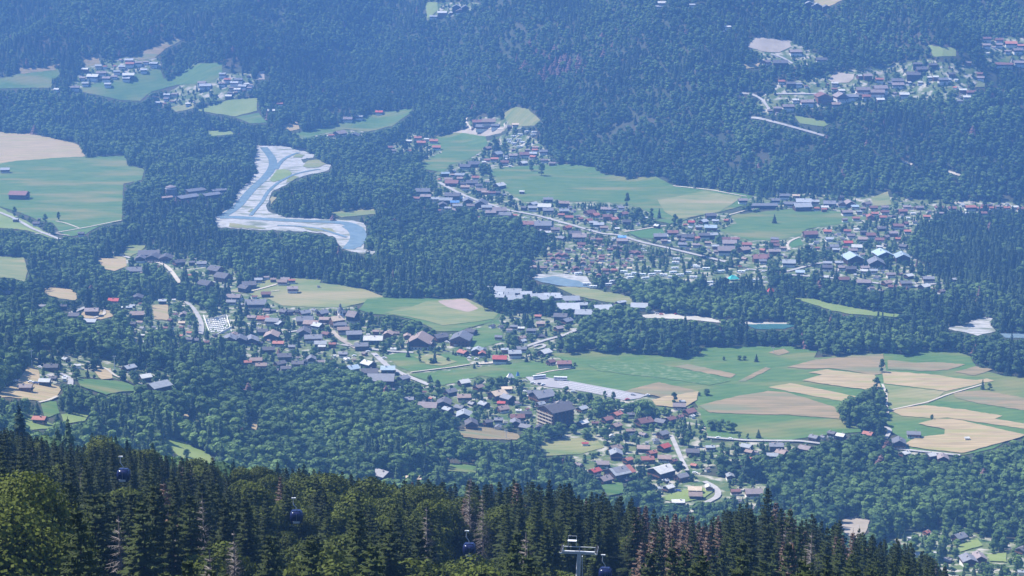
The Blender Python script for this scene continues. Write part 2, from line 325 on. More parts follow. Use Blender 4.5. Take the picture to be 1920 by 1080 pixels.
# village lawns and yards
VP = dict(
 centre=[(395,590),(430,552),(500,525),(540,570),(660,576),(700,600),(800,640),(850,625),(905,610),(925,590),(1000,585),(1100,572),(1110,610),(1040,640),(1060,690),(985,708),(1200,742),(1310,765),(1330,800),(1335,830),(1480,828),(1500,850),(1420,865),(1330,875),(1310,890),(1440,908),(1450,950),(1400,965),(1280,960),(1220,935),(1180,910),(1110,905),(1060,860),(1120,835),(990,805),(870,790),(830,755),(770,735),(700,722),(640,700),(500,698),(460,690),(455,650),(400,645)],
 hamlet_left=[(200,565),(330,560),(380,575),(395,600),(430,640),(400,650),(320,650),(250,645),(230,590)],
 blocks=[(235,475),(310,462),(380,487),(440,505),(450,545),(420,560),(360,530),(310,510),(232,512)],
 camp=[(990,485),(1040,448),(1110,438),(1180,452),(1260,478),(1330,498),(1440,510),(1440,545),(1300,535),(1200,532),(1100,520),(1000,512)],
 road_village=[(772,345),(830,318),(900,322),(950,340),(1000,372),(1100,372),(1200,383),(1235,410),(1200,430),(1170,435),(1200,450),(1265,468),(1330,490),(1400,502),(1300,497),(1150,470),(1050,450),(960,418),(880,402),(780,385)],
 east=[(1232,428),(1330,402),(1385,400),(1400,450),(1462,450),(1520,430),(1600,415),(1562,395),(1402,390),(1388,370),(1480,360),(1640,368),(1900,380),(1960,384),(1960,394),(1760,402),(1722,432),(1705,478),(1790,535),(1770,545),(1650,545),(1500,522),(1400,502),(1300,470),(1200,448)],
 north=[(826,308),(900,272),(960,245),(1010,262),(1035,300),(1044,310),(985,316),(900,322),(840,326)],
 north_west=[(715,280),(760,250),(800,250),(835,268),(838,298),(800,305),(730,300)], school=[(868,232),(900,220),(975,225),(980,240),(950,246),(880,242)],
 far_left=[(88,170),(135,160),(160,118),(240,106),(300,110),(302,130),(230,150),(150,166)], far_mid=[(290,190),(340,158),(362,150),(410,138),(470,138),(478,165),(440,185),(400,190),(330,200)],
 hill=[(1412,205),(1440,165),(1500,150),(1560,138),(1640,125),(1740,112),(1840,128),(1838,150),(1800,188),(1700,192),(1600,198),(1500,206),(1430,218)], hill_right=[(1835,68),(1960,72),(1960,130),(1850,125)],
 hill_left=[(1395,72),(1480,75),(1552,112),(1540,120),(1440,130)], top=[(795,12),(830,5),(900,5),(880,26),(800,38)],
 right_low=[(1680,795),(1740,790),(1790,845),(1770,862),(1690,858)], right_bottom=[(1700,1000),(1800,985),(1850,1010),(1985,1020),(1985,1100),(1700,1100),(1640,1030)],
 left_slope=[(70,660),(150,665),(230,680),(330,700),(345,740),(280,745),(240,712),(150,708),(80,725),(30,740),(20,730),(60,690)],
 farm=[(545,250),(610,243),(680,246),(690,262),(560,268)])
for k, p in VP.items():
    sheet("yard", p, 'turf', 0.30, 9, 2.5, prot=False); mask(p, VILL)
FIELDS = [  # name, material, polygon
 ("field", 'tan', [(-80,246),(0,248),(60,252),(110,262),(148,272),(160,294),(90,298),(30,304),(-80,325)], 0),
 ("meadow", 'meadow', [(-80,322),(30,302),(120,296),(235,292),(238,310),(272,318),(265,338),(232,345),(228,415),(185,425),(150,432),(115,420),(75,415),(40,400),(0,388),(-80,372)], 0),
 ("meadow", 'yel', [(-80,374),(0,390),(60,420),(112,452),(50,432),(0,428),(-80,420)], 0),
 ("meadow", 'meadow', [(100,418),(185,425),(160,440),(128,444),(112,436)], 0),
 ("meadow", 'meadow', [(-80,142),(0,148),(60,132),(108,122),(112,140),(95,165),(40,166),(-80,168)], 0),
 ("field", 'brown', [(34,128),(70,129),(112,121),(104,132),(40,139)], .3),
 ("field", 'brown', [(154,116),(183,100),(187,122),(160,126)], 0),
 ("meadow", 'meadow', [(138,170),(200,150),(250,142),(300,128),(306,148),(335,143),(362,120),(416,118),(417,140),(395,155),(330,160),(285,172),(262,190),(225,188),(180,178)], 0),
 ("field", 'brown', [(243,110),(300,83),(338,72),(345,75),(310,92),(290,110),(262,113)], 0),
 ("meadow", 'yel', [(366,207),(430,188),(483,184),(482,208),(440,219),(400,213)], 0),
 ("meadow", 'meadow', [(440,220),(485,212),(502,230),(470,232)], 0),
 ("meadow", 'dry', [(318,202),(362,194),(364,203),(330,210)], 0),
 ("meadow", 'meadow', [(546,252),(600,240),(650,230),(690,216),(735,210),(776,202),(768,214),(735,237),(690,248),(650,243),(600,252),(575,260)], 0),
 ("field", 'tan', [(528,236),(558,228),(562,242),(545,246)], 0),
 ("meadow", 'meadow', [(795,300),(830,286),(800,268),(822,254),(862,250),(910,257),(914,270),(900,285),(878,300),(842,310),(832,324),(800,318),(785,310)], 0),
 ("field", 'earth', [(840,253),(880,240),(952,238),(938,251),(900,259)], 0),
 ("quarry", 'dry', [(942,216),(966,200),(990,205),(1014,226),(1002,236),(960,238)], 0),
 ("meadow", 'meadow', [(918,318),(985,312),(1040,308),(1066,309),(1120,315),(1126,326),(1180,335),(1225,330),(1262,348),(1330,355),(1392,363),(1410,368),(1402,376),(1395,386),(1358,396),(1340,402),(1300,406),(1275,416),(1255,420),(1232,415),(1210,394),(1180,385),(1140,380),(1110,378),(1060,378),(1030,372),(985,380),(960,366),(935,350)], 0),
 ("meadow", 'dry', [(1232,376),(1320,360),(1392,370),(1350,398),(1272,412),(1245,398)], .3),
 ("meadow", 'meadow2', [(1172,435),(1240,427),(1246,440),(1238,448),(1200,447)], 0),
 ("meadow", 'meadow', [(1345,432),(1382,420),(1372,405),(1420,398),(1480,392),(1560,396),(1602,402),(1628,410),(1580,420),(1512,430),(1500,442),(1462,450),(1410,452),(1385,445)], 0),
 ("meadow", 'meadow2', [(1477,455),(1500,446),(1506,460),(1484,466)], .1),
 ("meadow", 'dry', [(420,548),(500,526),(560,522),(604,524),(600,532),(640,535),(690,545),(722,558),(690,566),(640,578),(600,577),(530,574),(505,562),(462,552)], 0),
 ("meadow", 'meadow', [(688,562),(724,558),(780,560),(872,560),(882,566),(938,590),(930,602),(880,615),(862,622),(820,622),(780,602),(740,592),(700,590),(672,582)], 0),
 ("meadow", 'dry', [(800,566),(872,560),(934,590),(926,600),(880,606),(830,612),(790,600),(720,588),(770,578)], .3),
 ("sports_court", 'court', [(820,566),(868,562),(898,580),(878,587),(840,578)], .5),
 ("meadow", 'meadow', [(838,640),(880,624),(935,600),(945,640),(900,655),(870,648)], .1),
 ("meadow", 'meadow', [(722,667),(760,662),(800,668),(830,665),(872,668),(882,685),(850,690),(775,700),(748,690)], .1),
 ("field", 'dry', [(776,670),(815,666),(858,680),(830,688),(800,685)], .4),
 ("meadow", 'meadow', [(768,704),(900,690),(1000,678),(1062,690),(1052,702),(990,707),(962,714),(900,706),(868,716),(830,724),(800,714)], .1),
 ("meadow", 'meadow', [(985,708),(1060,692),(1066,680),(1030,664),(1110,660),(1200,664),(1270,672),(1310,668),(1320,652),(1400,650),(1480,650),(1532,660),(1526,672),(1600,666),(1660,662),(1700,668),(1720,660),(1790,658),(1820,670),(1832,692),(1880,705),(1985,712),(1985,815),(1900,822),(1862,842),(1810,854),(1700,845),(1692,822),(1660,805),(1620,810),(1560,815),(1480,826),(1400,828),(1330,824),(1318,790),(1308,762),(1298,747),(1215,742),(1100,722),(1010,712)], 0),
 ("meadow", 'daisy', [(1100,684),(1160,680),(1230,684),(1330,702),(1370,716),(1330,724),(1250,712),(1180,704),(1120,696)], .3),
 ("field", 'brown', [(1170,735),(1235,718),(1310,735),(1300,745),(1255,752),(1225,743)], .3),
 ("field", 'tan', [(1222,752),(1250,745),(1310,736),(1306,752),(1280,768),(1230,762)], .6),
 ("field", 'brown', [(1475,690),(1530,676),(1600,669),(1655,665),(1662,700),(1640,705),(1560,692),(1510,693)], .3),
 ("field", 'tan', [(1504,715),(1541,705),(1515,700),(1550,695),(1640,705),(1652,728),(1635,734),(1565,725)], .6),
 ("field", 'tan', [(1440,728),(1480,720),(1612,746),(1590,756)], .3),
 ("field", 'tan', [(1655,697),(1740,703),(1830,715),(1850,711),(1864,715),(1775,735),(1656,720)], .3),
 ("field", 'brown', [(1664,676),(1717,682),(1752,680),(1810,685),(1777,695),(1735,697),(1664,694)], .3),
 ("field", 'brown', [(1790,699),(1830,689),(1862,694),(1827,706)], .3),
 ("field", 'dry', [(1656,722),(1772,736),(1740,758),(1672,768),(1660,750)], .3),
 ("field", 'brown', [(1787,737),(1840,734),(1985,758),(1985,782),(1925,772),(1830,757),(1790,747)], .3),
 ("field", 'tan', [(1665,770),(1735,761),(1810,770),(1880,781),(1865,787),(1985,806),(1985,815),(1925,806),(1777,785),(1760,787),(1690,781)], .3),
 ("field", 'tan', [(1722,797),(1752,788),(1790,788),(1880,808),(1925,818),(1905,825),(1855,838),(1808,852),(1730,844),(1692,836),(1720,822),(1770,817),(1772,807)], .6),
 ("field", 'brown', [(1310,762),(1380,745),(1440,735),(1478,738),(1565,765),(1578,788),(1535,784),(1480,780),(1400,778),(1330,775)], .3),
 ("field", 'brown', [(1382,717),(1435,690),(1447,692),(1398,716)], .3), ("field", 'brown', [(1265,689),(1290,684),(1380,703),(1370,710)], .3),
 ("field", 'brown', [(1440,662),(1470,655),(1480,662),(1460,668)], .3),
 ("meadow", 'yel', [(1480,558),(1520,560),(1570,572),(1640,585),(1702,592),(1690,596),(1600,590),(1560,583)], 0),
 ("field", 'tan', [(180,486),(235,480),(238,500),(215,509),(198,506)], 0), ("meadow", 'dry', [(232,478),(240,458),(276,462),(262,474),(245,482)], .4),
 ("field", 'dry', [(-80,482),(45,481),(51,510),(48,530),(20,522),(-80,516)], 0), ("field", 'tan', [(84,538),(130,542),(150,556),(140,564),(110,560),(84,552)], 0),
 ("field", 'tan', [(150,592),(165,580),(208,584),(212,594),(190,600),(160,598)], 0), ("field", 'tan', [(285,573),(315,573),(316,602),(290,600)], .4),
 ("meadow", 'tan', [(-80,742),(0,736),(30,720),(55,685),(72,692),(75,714),(116,728),(106,746),(75,753),(20,746),(-80,748)], 0),
 ("meadow", 'meadow', [(75,752),(105,754),(112,776),(85,786)], 0), ("meadow", 'yel', [(114,778),(170,772),(160,790),(120,796)], 0),
 ("meadow", 'meadow', [(145,712),(230,717),(272,735),(230,736),(200,742),(150,726)], .4), ("field", 'tan', [(175,695),(208,692),(212,712),(190,714)], .4),
 ("meadow", 'yel', [(45,786),(60,780),(112,802),(55,808)], 0), ("meadow", 'yel', [(303,824),(325,822),(345,831),(390,850),(402,868),(375,878),(340,862)], 0),
 ("meadow", 'meadow', [(833,870),(895,872),(892,888),(840,884)], 0), ("field", 'tan', [(340,775),(370,780),(376,792),(345,786)], 0), ("field", 'tan', [(448,790),(485,793),(480,808)], 0),
 ("field", 'brown', [(858,805),(900,800),(970,815),(978,826),(900,824),(868,820)], .1), ("field", 'dry', [(1013,830),(1070,822),(1120,826),(1132,840),(1090,852),(1020,857)], .1),
 ("meadow", 'meadow', [(1125,912),(1165,905),(1172,925),(1140,932)], .4), ("meadow", 'yel', [(1236,936),(1300,915),(1342,920),(1320,936),(1270,946)], .4),
 ("field", 'earth', [(1573,978),(1595,970),(1632,975),(1622,1002),(1606,1012),(1580,1000)], 0), ("meadow", 'yel', [(1795,1027),(1830,1010),(1842,1025),(1800,1037)], .4), ("meadow", 'yel', [(1850,1042),(1887,1038),(1887,1056),(1855,1054)], .4),
 ("meadow", 'yel', [(797,5),(820,4),(822,20),(800,36)], .4), ("field", 'tan', [(1526,-6),(1594,-6),(1552,13),(1508,8)], 0), ("quarry", 'earth', [(1400,88),(1420,70),(1480,77),(1484,89),(1460,100),(1430,98)], .4),
 ("field", 'earth', [(1552,150),(1568,136),(1602,140),(1600,149),(1590,156),(1560,156)], .4), ("meadow", 'yel', [(1740,85),(1792,90),(1792,106),(1750,106)], 0),
 ("meadow", 'dry', [(1633,372),(1665,360),(1672,386),(1638,388)], .4), ("meadow", 'meadow', [(1865,116),(1897,105),(1892,120),(1868,126)], .4), ("meadow", 'dry', [(1835,152),(1850,148),(1845,164),(1828,165)], .4),
 ("meadow", 'yel', [(385,246),(430,244),(440,252),(395,256)], 0), ("meadow", 'dry', [(620,398),(700,392),(706,402),(640,408)], 0), ("field", 'tan', [(1395,122),(1425,118),(1420,128),(1400,130)], .4),
 ("meadow", 'yel', [(1490,218),(1520,222),(1560,232),(1545,238),(1500,232)], 0), ("field", 'earth', [(485,135),(496,132),(496,150),(480,150)], 0), ("meadow", 'dry', [(1042,538),(1100,540),(1180,556),(1190,572),(1130,566),(1080,555)], 0),
]
LAYER = 0
for i, (nm, mt, poly, up) in enumerate(FIELDS): sheet(nm, poly, mt, 0.55 + up + (i % 5) * 0.03, 8 if len(poly) > 20 else 6, 1.2)
GRAVEL = [(480,272),(525,274),(565,282),(592,290),(588,296),(562,300),(566,305),(620,310),(616,320),(575,328),(552,337),(535,346),(520,355),(510,362),(505,372),(500,385),(505,398),(530,405),(560,408),(620,412),(680,417),(684,425),(684,440),(681,458),(684,468),(706,470),(700,477),(660,473),(640,466),(632,456),(630,446),(600,438),(570,434),(530,433),(480,431),(440,429),(406,426),(400,412),(415,400),(438,386),(440,368),(456,352),(468,338),(481,322),(478,300),(482,284)]
sheet("river_gravel", GRAVEL, 'gravel', 0.5, 6, 3.0)
WATER = [(489,280),(508,284),(512,295),(523,308),(516,325),(499,342),(481,355),(468,372),(455,385),(440,398),(428,407),(480,409),(540,411),(600,412),(650,415),(680,419),(685,435),(683,458),(673,468),(650,468),(632,455),(646,449),(660,441),(668,432),(655,424),(620,421),(560,418),(500,418),(408,419),(410,405),(429,392),(446,374),(457,357),(477,339),(490,322),(503,305),(495,294)]
ribbon("river_water", [(494,277),(504,288),(514,303),(509,320),(493,338),(474,354),(460,370),(448,386),(432,398),(415,408)], 12, 'water', 0.8); ribbon("river_water", [(412,409),(440,408),(480,411),(560,415),(620,417),(652,420),(672,429),(677,444),(668,458),(652,468)], 16, 'water', 0.85); ribbon("river_water", [(655,424),(672,436),(674,450),(660,464)], 20, 'water', 0.9)
for q_ in ([(596,300),(612,309),(600,314),(580,316),(566,312),(578,303)],[(555,289),(572,291),(566,297),(550,296)],[(470,392),(480,393),(474,400),(466,398)],[(538,338),(552,330),(560,333),(545,342),(535,343)],[(600,428),(622,430),(634,440),(620,438)],[(430,420),(470,424),(500,430),(460,429),(430,427)],[(560,426),(590,428),(610,436),(585,434)],[(506,374),(512,368),(520,372),(510,384)]): sheet("gravel_bushes", q_, 'dry', 0.98, 4, 2.2)
ribbon("river_water", [(560,287),(545,292),(530,300),(523,308),(518,318)], 6, 'water', 1.0); ribbon("river_water", [(600,318),(575,322),(550,328),(520,344),(500,362),(492,380),(480,392),(470,405)], 5, 'water', 1.0)
ribbon("river_water", [(520,424),(560,425),(600,430),(632,440),(650,446)], 5, 'water', 1.0)
sheet("gravel_island", [(520,320),(535,318),(548,325),(540,335),(512,342),(505,338)], 'yel', 0.95, 4, 1)
sheet("river_gravel", [(993,518),(1035,511),(1100,519),(1112,536),(1070,540),(1010,528)], 'gravel', 0.5, 5, 1)
sheet("river_water", [(1000,524),(1040,519),(1085,528),(1108,540),(1060,538),(1015,530)], 'water', 0.8, 4, .5)
sheet("beach", [(1200,592),(1240,588),(1290,591),(1330,597),(1380,602),(1430,605),(1482,605),(1482,608),(1400,609),(1340,605),(1290,600),(1250,598),(1210,597)], 'sand', 0.6, 5, 1)
sheet("lake_water", [(1395,609),(1482,607),(1500,609),(1472,617),(1420,618)], 'lake', 0.5, 5, .6)
sheet("river_gravel", [(1765,616),(1790,612),(1812,612),(1822,600),(1850,594),(1864,598),(1856,610),(1868,622),(1832,630),(1812,624)], 'gravel', 0.5, 5, 1.2)
sheet("river_water", [(1875,626),(1985,622),(1985,636),(1885,634)], 'water', 0.5, 5, .5)
sheet("parking_lot", [(985,708),(1012,707),(1060,714),(1130,727),(1212,742),(1200,748),(1170,752),(1110,738),(1060,730),(1030,727),(1000,722)], 'park', 0.75, 6, 0)
for k in range(4):
    ribbon("painted_bay_line", [(1040 + k * 4, 714 + k * 4), (1110 + k * 4, 727 + k * 4), (1180 - k * 3, 741 + k * 2)], 0.5, 'line', 0.95, False)
ROADS = [("road",'road',9,[(823,343),(850,358),(880,372),(950,395),(1010,406),(1060,420),(1130,440),(1160,442),(1200,455),(1250,466),(1330,485),(1362,493)]),
 ("road",'road',7,[(1400,506),(1470,512),(1530,496),(1546,494)]), ("road",'road',8,[(1470,516),(1600,526),(1700,541),(1765,532)]), ("road",'track',5,[(1170,436),(1200,432),(1240,425),(1260,424)]),
 ("road",'road',7,[(-60,378),(0,400),(30,412),(60,430),(112,450)]), ("path",'track',4,[(92,440),(160,428),(240,412),(278,401)]), ("path",'track',3.5,[(105,416),(125,420),(148,429)]), ("path",'track',3,[(65,440),(95,438),(130,443)]),
 ("road",'road',6,[(205,474),(235,483),(262,490)]), ("road",'track',7,[(262,492),(300,493),(318,505),(337,532)]), ("road",'road',7,[(348,568),(362,578),(374,598),(380,615),(376,628)]),
 ("road",'track',5,[(430,548),(470,548),(500,540),(520,534)]), ("path",'track',3,[(508,548),(524,546)]), ("road",'road',6,[(430,628),(470,624),(500,628)]), ("road",'earth',7,[(622,622),(640,640),(668,655)]),
 ("road",'road',7,[(640,648),(690,655),(720,660),(775,663)]), ("road",'road',8,[(700,664),(728,690),(760,706),(805,724)]), ("path",'track',3,[(770,700),(850,690),(900,682)]), ("road",'track',6,[(896,684),(930,682),(955,677)]),
 ("road",'road',7,[(985,652),(1020,640),(1060,630),(1085,618)]), ("road",'road',5,[(1000,652),(1012,646),(1026,648),(1018,655),(1002,656)]), ("road",'road',5.5,[(1258,818),(1268,840),(1278,865),(1288,885)]),
 ("road",'road',6,[(1325,822),(1400,828),(1500,829),(1570,838),(1600,832)]), ("road",'road',5,[(1645,800),(1672,806),(1660,825)]), ("path",'track',3,[(1654,722),(1664,745),(1660,762),(1668,775),(1650,790)]),
 ("path",'track',3,[(1664,772),(1740,756),(1775,742),(1845,722)]), ("road",'road',6,[(1672,842),(1720,848),(1800,856)]), ("road",'road',6,[(112,598),(150,582),(188,568)]), ("path",'track',4,[(175,598),(200,590),(194,582)]),
 ("road",'road',6,[(112,702),(135,712),(132,724)]), ("path",'track',4,[(152,686),(200,692),(212,705),(238,716)]), ("path",'track',3,[(73,757),(95,752),(108,745)]), ("road",'road',7,[(1320,905),(1345,918),(1350,932),(1325,945)]),
 ("road",'road',5,[(1385,176),(1412,178),(1430,188),(1442,206)]), ("road",'road',6,[(1400,222),(1420,222),(1460,232),(1510,246),(1545,256)]), ("road",'track',6,[(1685,302),(1710,310)]), ("road",'track',6,[(1775,322),(1800,330)]),("road",'track',5,[(1840,337),(1852,340)]),
 ("road",'road',5,[(1450,177),(1540,177)]), ("path",'track',4,[(875,222),(872,232),(884,242)]), ("path",'track',3,[(945,233),(950,243),(880,243)]), ("path",'track',3,[(750,278),(780,282),(800,278)]), ("path",'track',3,[(850,318),(900,312),(990,310)]),
 ("road",'road',5,[(1445,102),(1470,110),(1486,120)]), ("path",'track',3,[(1400,370),(1330,357),(1262,350)]), ("road",'track',5,[(1480,470),(1472,460),(1482,452),(1500,446)]), ("road",'track',4,[(1365,405),(1400,395),(1440,390),(1500,384)]),
 ("path",'track',3,[(1075,692),(1030,698),(1005,704)]), ("road",'road',6,[(520,628),(560,622),(620,606)])]
for nm, mt, wd, pts in ROADS: ribbon(nm, pts, wd * .68, mt, 1.25 if mt == 'track' else 1.35, prot=True)
# ------------------------------------------------------------------ tree shapes
def quads(C, N, S, asp=1.0, rg=rng):
    """one quad per centre C, normal N, half size S"""
    N = N / (np.linalg.norm(N, axis=1)[:, None] + 1e-9)
    a = np.cross(N, rg.normal(size=N.shape)); a /= np.linalg.norm(a, axis=1)[:, None] + 1e-9; b = np.cross(N, a)
    S = np.asarray(S)[:, None]; a = a * S; b = b * S * asp
    V = np.stack([C - a - b, C + a - b * .7, C + a * .8 + b, C - a * .9 + b * .8], 1).reshape(-1, 3)
    F = np.arange(len(V)).reshape(-1, 4); return V, F
def broad_crown(h, r, nl, nq, q, seed, tall=1.0, base=.06):
    g_ = np.random.default_rng(seed); Cs = []; Ns = []
    lob = []
    for k in range(nl):
        t = g_.random(); ang = g_.random() * 6.28; zz = h * (base + .15 + (.80 - base) * t); rr = r * .62 * math.sqrt(max(0.05, 1 - (2 * t - .85) ** 2)) * g_.uniform(.35, 1.05)
        lob.append((rr * math.cos(ang), rr * math.sin(ang), zz, r * g_.uniform(.36, .56)))
    lob.append((0, 0, h * .82, r * .42))
    per = nq // len(lob)
    for lx, ly, lz, lr in lob:
        n = g_.normal(size=(per, 3)); n /= np.linalg.norm(n, axis=1)[:, None]; n[:, 2] = np.where(n[:, 2] < -.35, -n[:, 2], n[:, 2])
        rad = lr * g_.uniform(.72, 1.08, per)[:, None]; Cs.append(np.array([lx, ly, lz]) + n * rad * np.array([1, 1, .85 * tall])); Ns.append(n + g_.normal(size=n.shape) * (.45 if nq > 2000 else .22) + np.array([lx, ly, 0]) / r * .5)
    C = np.concatenate(Cs); N = np.concatenate(Ns); return quads(C, N, g_.uniform(.6, 1.25, len(C)) * q, 1, g_)
def conifer_far(h, r, nq, q, seed):
    g_ = np.random.default_rng(seed); t = g_.random(nq) ** 0.75; z = h * (.10 + .90 * (1 - t)); tier = np.abs((z / h * 9) % 1 - .5) * 2
    rad = r * (t ** .8) * (0.62 + .38 * tier) * g_.uniform(.75, 1.1, nq) * (1 + .22 * np.sin(seed + z * 1.3)); a = g_.random(nq) * 6.283
    n = np.stack([np.cos(a), np.sin(a), np.full(nq, .75)], 1) + g_.normal(size=(nq, 3)) * .16
    C = np.stack([rad * np.cos(a), rad * np.sin(a), z], 1); V, F = quads(C, n, g_.uniform(.6, 1.2, nq) * q * (0.45 + .75 * t), 1, g_)
    b = len(V); V = np.concatenate([V, [(-.18, 0, h * .8), (.18, 0, h * .8), (.03, .1, h * 1.04), (-.03, .1, h * 1.04), (0, -.18, h * .8), (0, .18, h * .8), (0, .03, h * 1.04), (0, -.03, h * 1.04)]])
    F = np.concatenate([F, [[b, b + 1, b + 2, b + 3], [b + 4, b + 5, b + 6, b + 7]]]); return V, F
def spruce_near(h, r, seed, dead=0.0, wh=34):
    g_ = np.random.default_rng(seed); V = []; bare = MB()
    for k in range(wh):
        t = (k + g_.random() * .5) / wh; z = h * (.10 + .895 * t); L = r * ((1 - t) ** .78) * 1.02 + .15; nb_ = 8 if t < .75 else 6; a0 = g_.random() * 6.28
        for b in range(nb_):
            a = a0 + 6.283 * b / nb_ + g_.normal() * .22; Lb = L * g_.uniform(.68, 1.12); dirx, diry = math.cos(a), math.sin(a); px_, py_ = -diry, dirx
            dr = .30 + .30 * (1 - t); rise = .10 + .5 * t
            def P(s): return np.array([dirx * Lb * s, diry * Lb * s, z + Lb * (rise * s - dr * s ** 1.6 * 1.25 + .10 * s ** 4)])
            if dead > .5:
                p0, p1, p2 = P(0), P(.5), P(1); bare.tube(p0, p1, .045 + .02 * (1 - t), .03, 3, False).tube(p1, p2, .03, .012, 3, False)
                for s in (.35, .55, .75):
                    for sd_ in (-1, 1):
                        c = P(s); e = c + np.array([dirx * .45 + px_ * sd_ * .6, diry * .45 + py_ * sd_ * .6, -.35]) * Lb * .32; bare.tube(c, e, .022, .008, 3, False)
                if dead > 1.5: continue
            ns = max(4, int(4 + Lb * 2.4))
            for i in range(ns):
                s = (i + .6) / ns; c = P(s); wd = (.30 + .40 * (1 - s)) * min(Lb, 2.8) * .42
                if dead > .5 and g_.random() < .2: continue
                for sd_ in (-1, 1):
                    e = c + np.array([dirx * .75 + px_ * sd_, diry * .75 + py_ * sd_, -.38 - .3 * g_.random()]) * wd
                    u = np.array([dirx, diry, -.1]) * (.085 + .06 * Lb / 3); V += [c - u, c + u, e + u * .5, e - u * .6]
                if g_.random() < .7:   # hanging twigs
                    e = c + np.array([g_.normal() * .1, g_.normal() * .1, -.30 - .3 * g_.random()]); u = np.array([dirx, diry, 0]) * .11; V += [c - u, c + u, e + u * .6, e - u * .6]
    V += [np.array(v) for v in ((-.07, 0, h * .93), (.07, 0, h * .93), (.015, 0, h * 1.03), (-.015, 0, h * 1.03))]
    V = np.array(V); return V, np.arange(len(V)).reshape(-1, 4), bare
def trunk_mb(h, r, forks=0, seed=0):
    m = MB(); g_ = random.Random(seed); m.tube((0, 0, -1.5), (0, 0, h * .45), r, r * .7, 7, False).tube((0, 0, h * .45), (.2, 0, h * .9), r * .7, r * .15, 6, False)
    for k in range(forks):
        z = h * (.28 + .4 * k / max(forks, 1)); a = k * 2.4 + g_.random(); L = h * .28; m.tube((0, 0, z), (math.cos(a) * L, math.sin(a) * L, z + L * .7), r * .38, r * .1, 5, False)
    return m
PR = {}
def proto(key, mats, V, F, mat, h, r, bare=None, tr=.25, forks=0):
    PR.setdefault(key, []).append(dict(crown=np_mesh(key + "_crown", V, F, mat) if len(V) else None, trunk=trunk_mb(h, tr, forks, len(PR.get(key, []))).me("trunk", mats) if bare is None else bare, h=h, r=r))
for s in range(5):
    hh = 24; rr = [4.3, 3.6, 4.9, 4.1, 3.3][s]; V, F, _ = spruce_near(hh, rr, 40 + s); proto('spruce', M['bark'], V, F, M['spruce'], hh, rr, None, .26)
for s in range(4):
    hh = 16; rr = [5.2, 4.4, 5.8, 4.8][s]; V, F = broad_crown(hh, rr, 24 + s, 10500, .175, 60 + s, 1.0); proto('leaf', M['bark'], V, F, M['leaf'], hh, rr, None, .24, 6)
V, F = broad_crown(16, 5.0, 40, 42000, .085, 77, 1.0); MAPLE = dict(crown=np_mesh('maple_crown', V, F, M['leaf']), trunk=trunk_mb(16, .3, 6, 3).me('trunk', M['bark']), h=16, r=5.0)
for s in range(3):
    V, F, b = spruce_near(24, 3.1, 80 + s, 1.0, 30); b.tube((0, 0, -1.5), (0, 0, 24), .24, .04, 6, False); proto('rust', None, V, F, M['rust'], 24, 3.1, b.me("trunk", M['snag']))
for s in range(2):
    V, F, b = spruce_near(24, 3.6, 90 + s, 2.0, 22); b.tube((0, 0, -1.5), (0, 0, 24), .24, .05, 6, False); proto('snag', None, [], [], None, 24, 3.6, b.me("trunk", M['snag']))
def merged(name, V, F, mat, h, tr):
    t = MB().tube((0, 0, -1), (0, 0, h * .55), tr, tr * .6, 5, False); n = len(V)
    V2 = np.concatenate([V, np.array([tuple(v) for v in t.V])]); F2 = np.concatenate([F, np.array(t.F) + n])
    me = np_mesh(name, V2, F2, mat); me.materials.append(M['bark']); mi = np.zeros(len(F2), np.int32); mi[len(F):] = 1; me.polygons.foreach_set("material_index", mi); return me
FAR = {'leaf': [], 'spruce': [], 'rust': []}
for s in range(5):
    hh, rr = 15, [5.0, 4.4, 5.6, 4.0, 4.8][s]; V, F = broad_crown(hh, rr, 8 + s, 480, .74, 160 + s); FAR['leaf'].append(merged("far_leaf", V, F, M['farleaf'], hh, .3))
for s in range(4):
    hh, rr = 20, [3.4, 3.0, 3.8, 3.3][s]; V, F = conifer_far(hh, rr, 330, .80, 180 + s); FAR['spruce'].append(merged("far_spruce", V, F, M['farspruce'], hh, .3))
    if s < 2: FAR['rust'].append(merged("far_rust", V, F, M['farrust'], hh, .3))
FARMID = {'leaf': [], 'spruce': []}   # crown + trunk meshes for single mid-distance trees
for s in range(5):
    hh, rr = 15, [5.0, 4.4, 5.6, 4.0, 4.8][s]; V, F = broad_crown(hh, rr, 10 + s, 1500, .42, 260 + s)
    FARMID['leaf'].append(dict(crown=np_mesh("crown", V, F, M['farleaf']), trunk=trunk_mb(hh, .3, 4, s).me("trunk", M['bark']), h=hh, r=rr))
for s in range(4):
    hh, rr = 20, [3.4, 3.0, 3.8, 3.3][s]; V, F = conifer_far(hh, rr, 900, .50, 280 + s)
    FARMID['spruce'].append(dict(crown=np_mesh("crown", V, F, M['farspruce']), trunk=trunk_mb(hh, .3, 0, s).me("trunk", M['bark']), h=hh, r=rr))
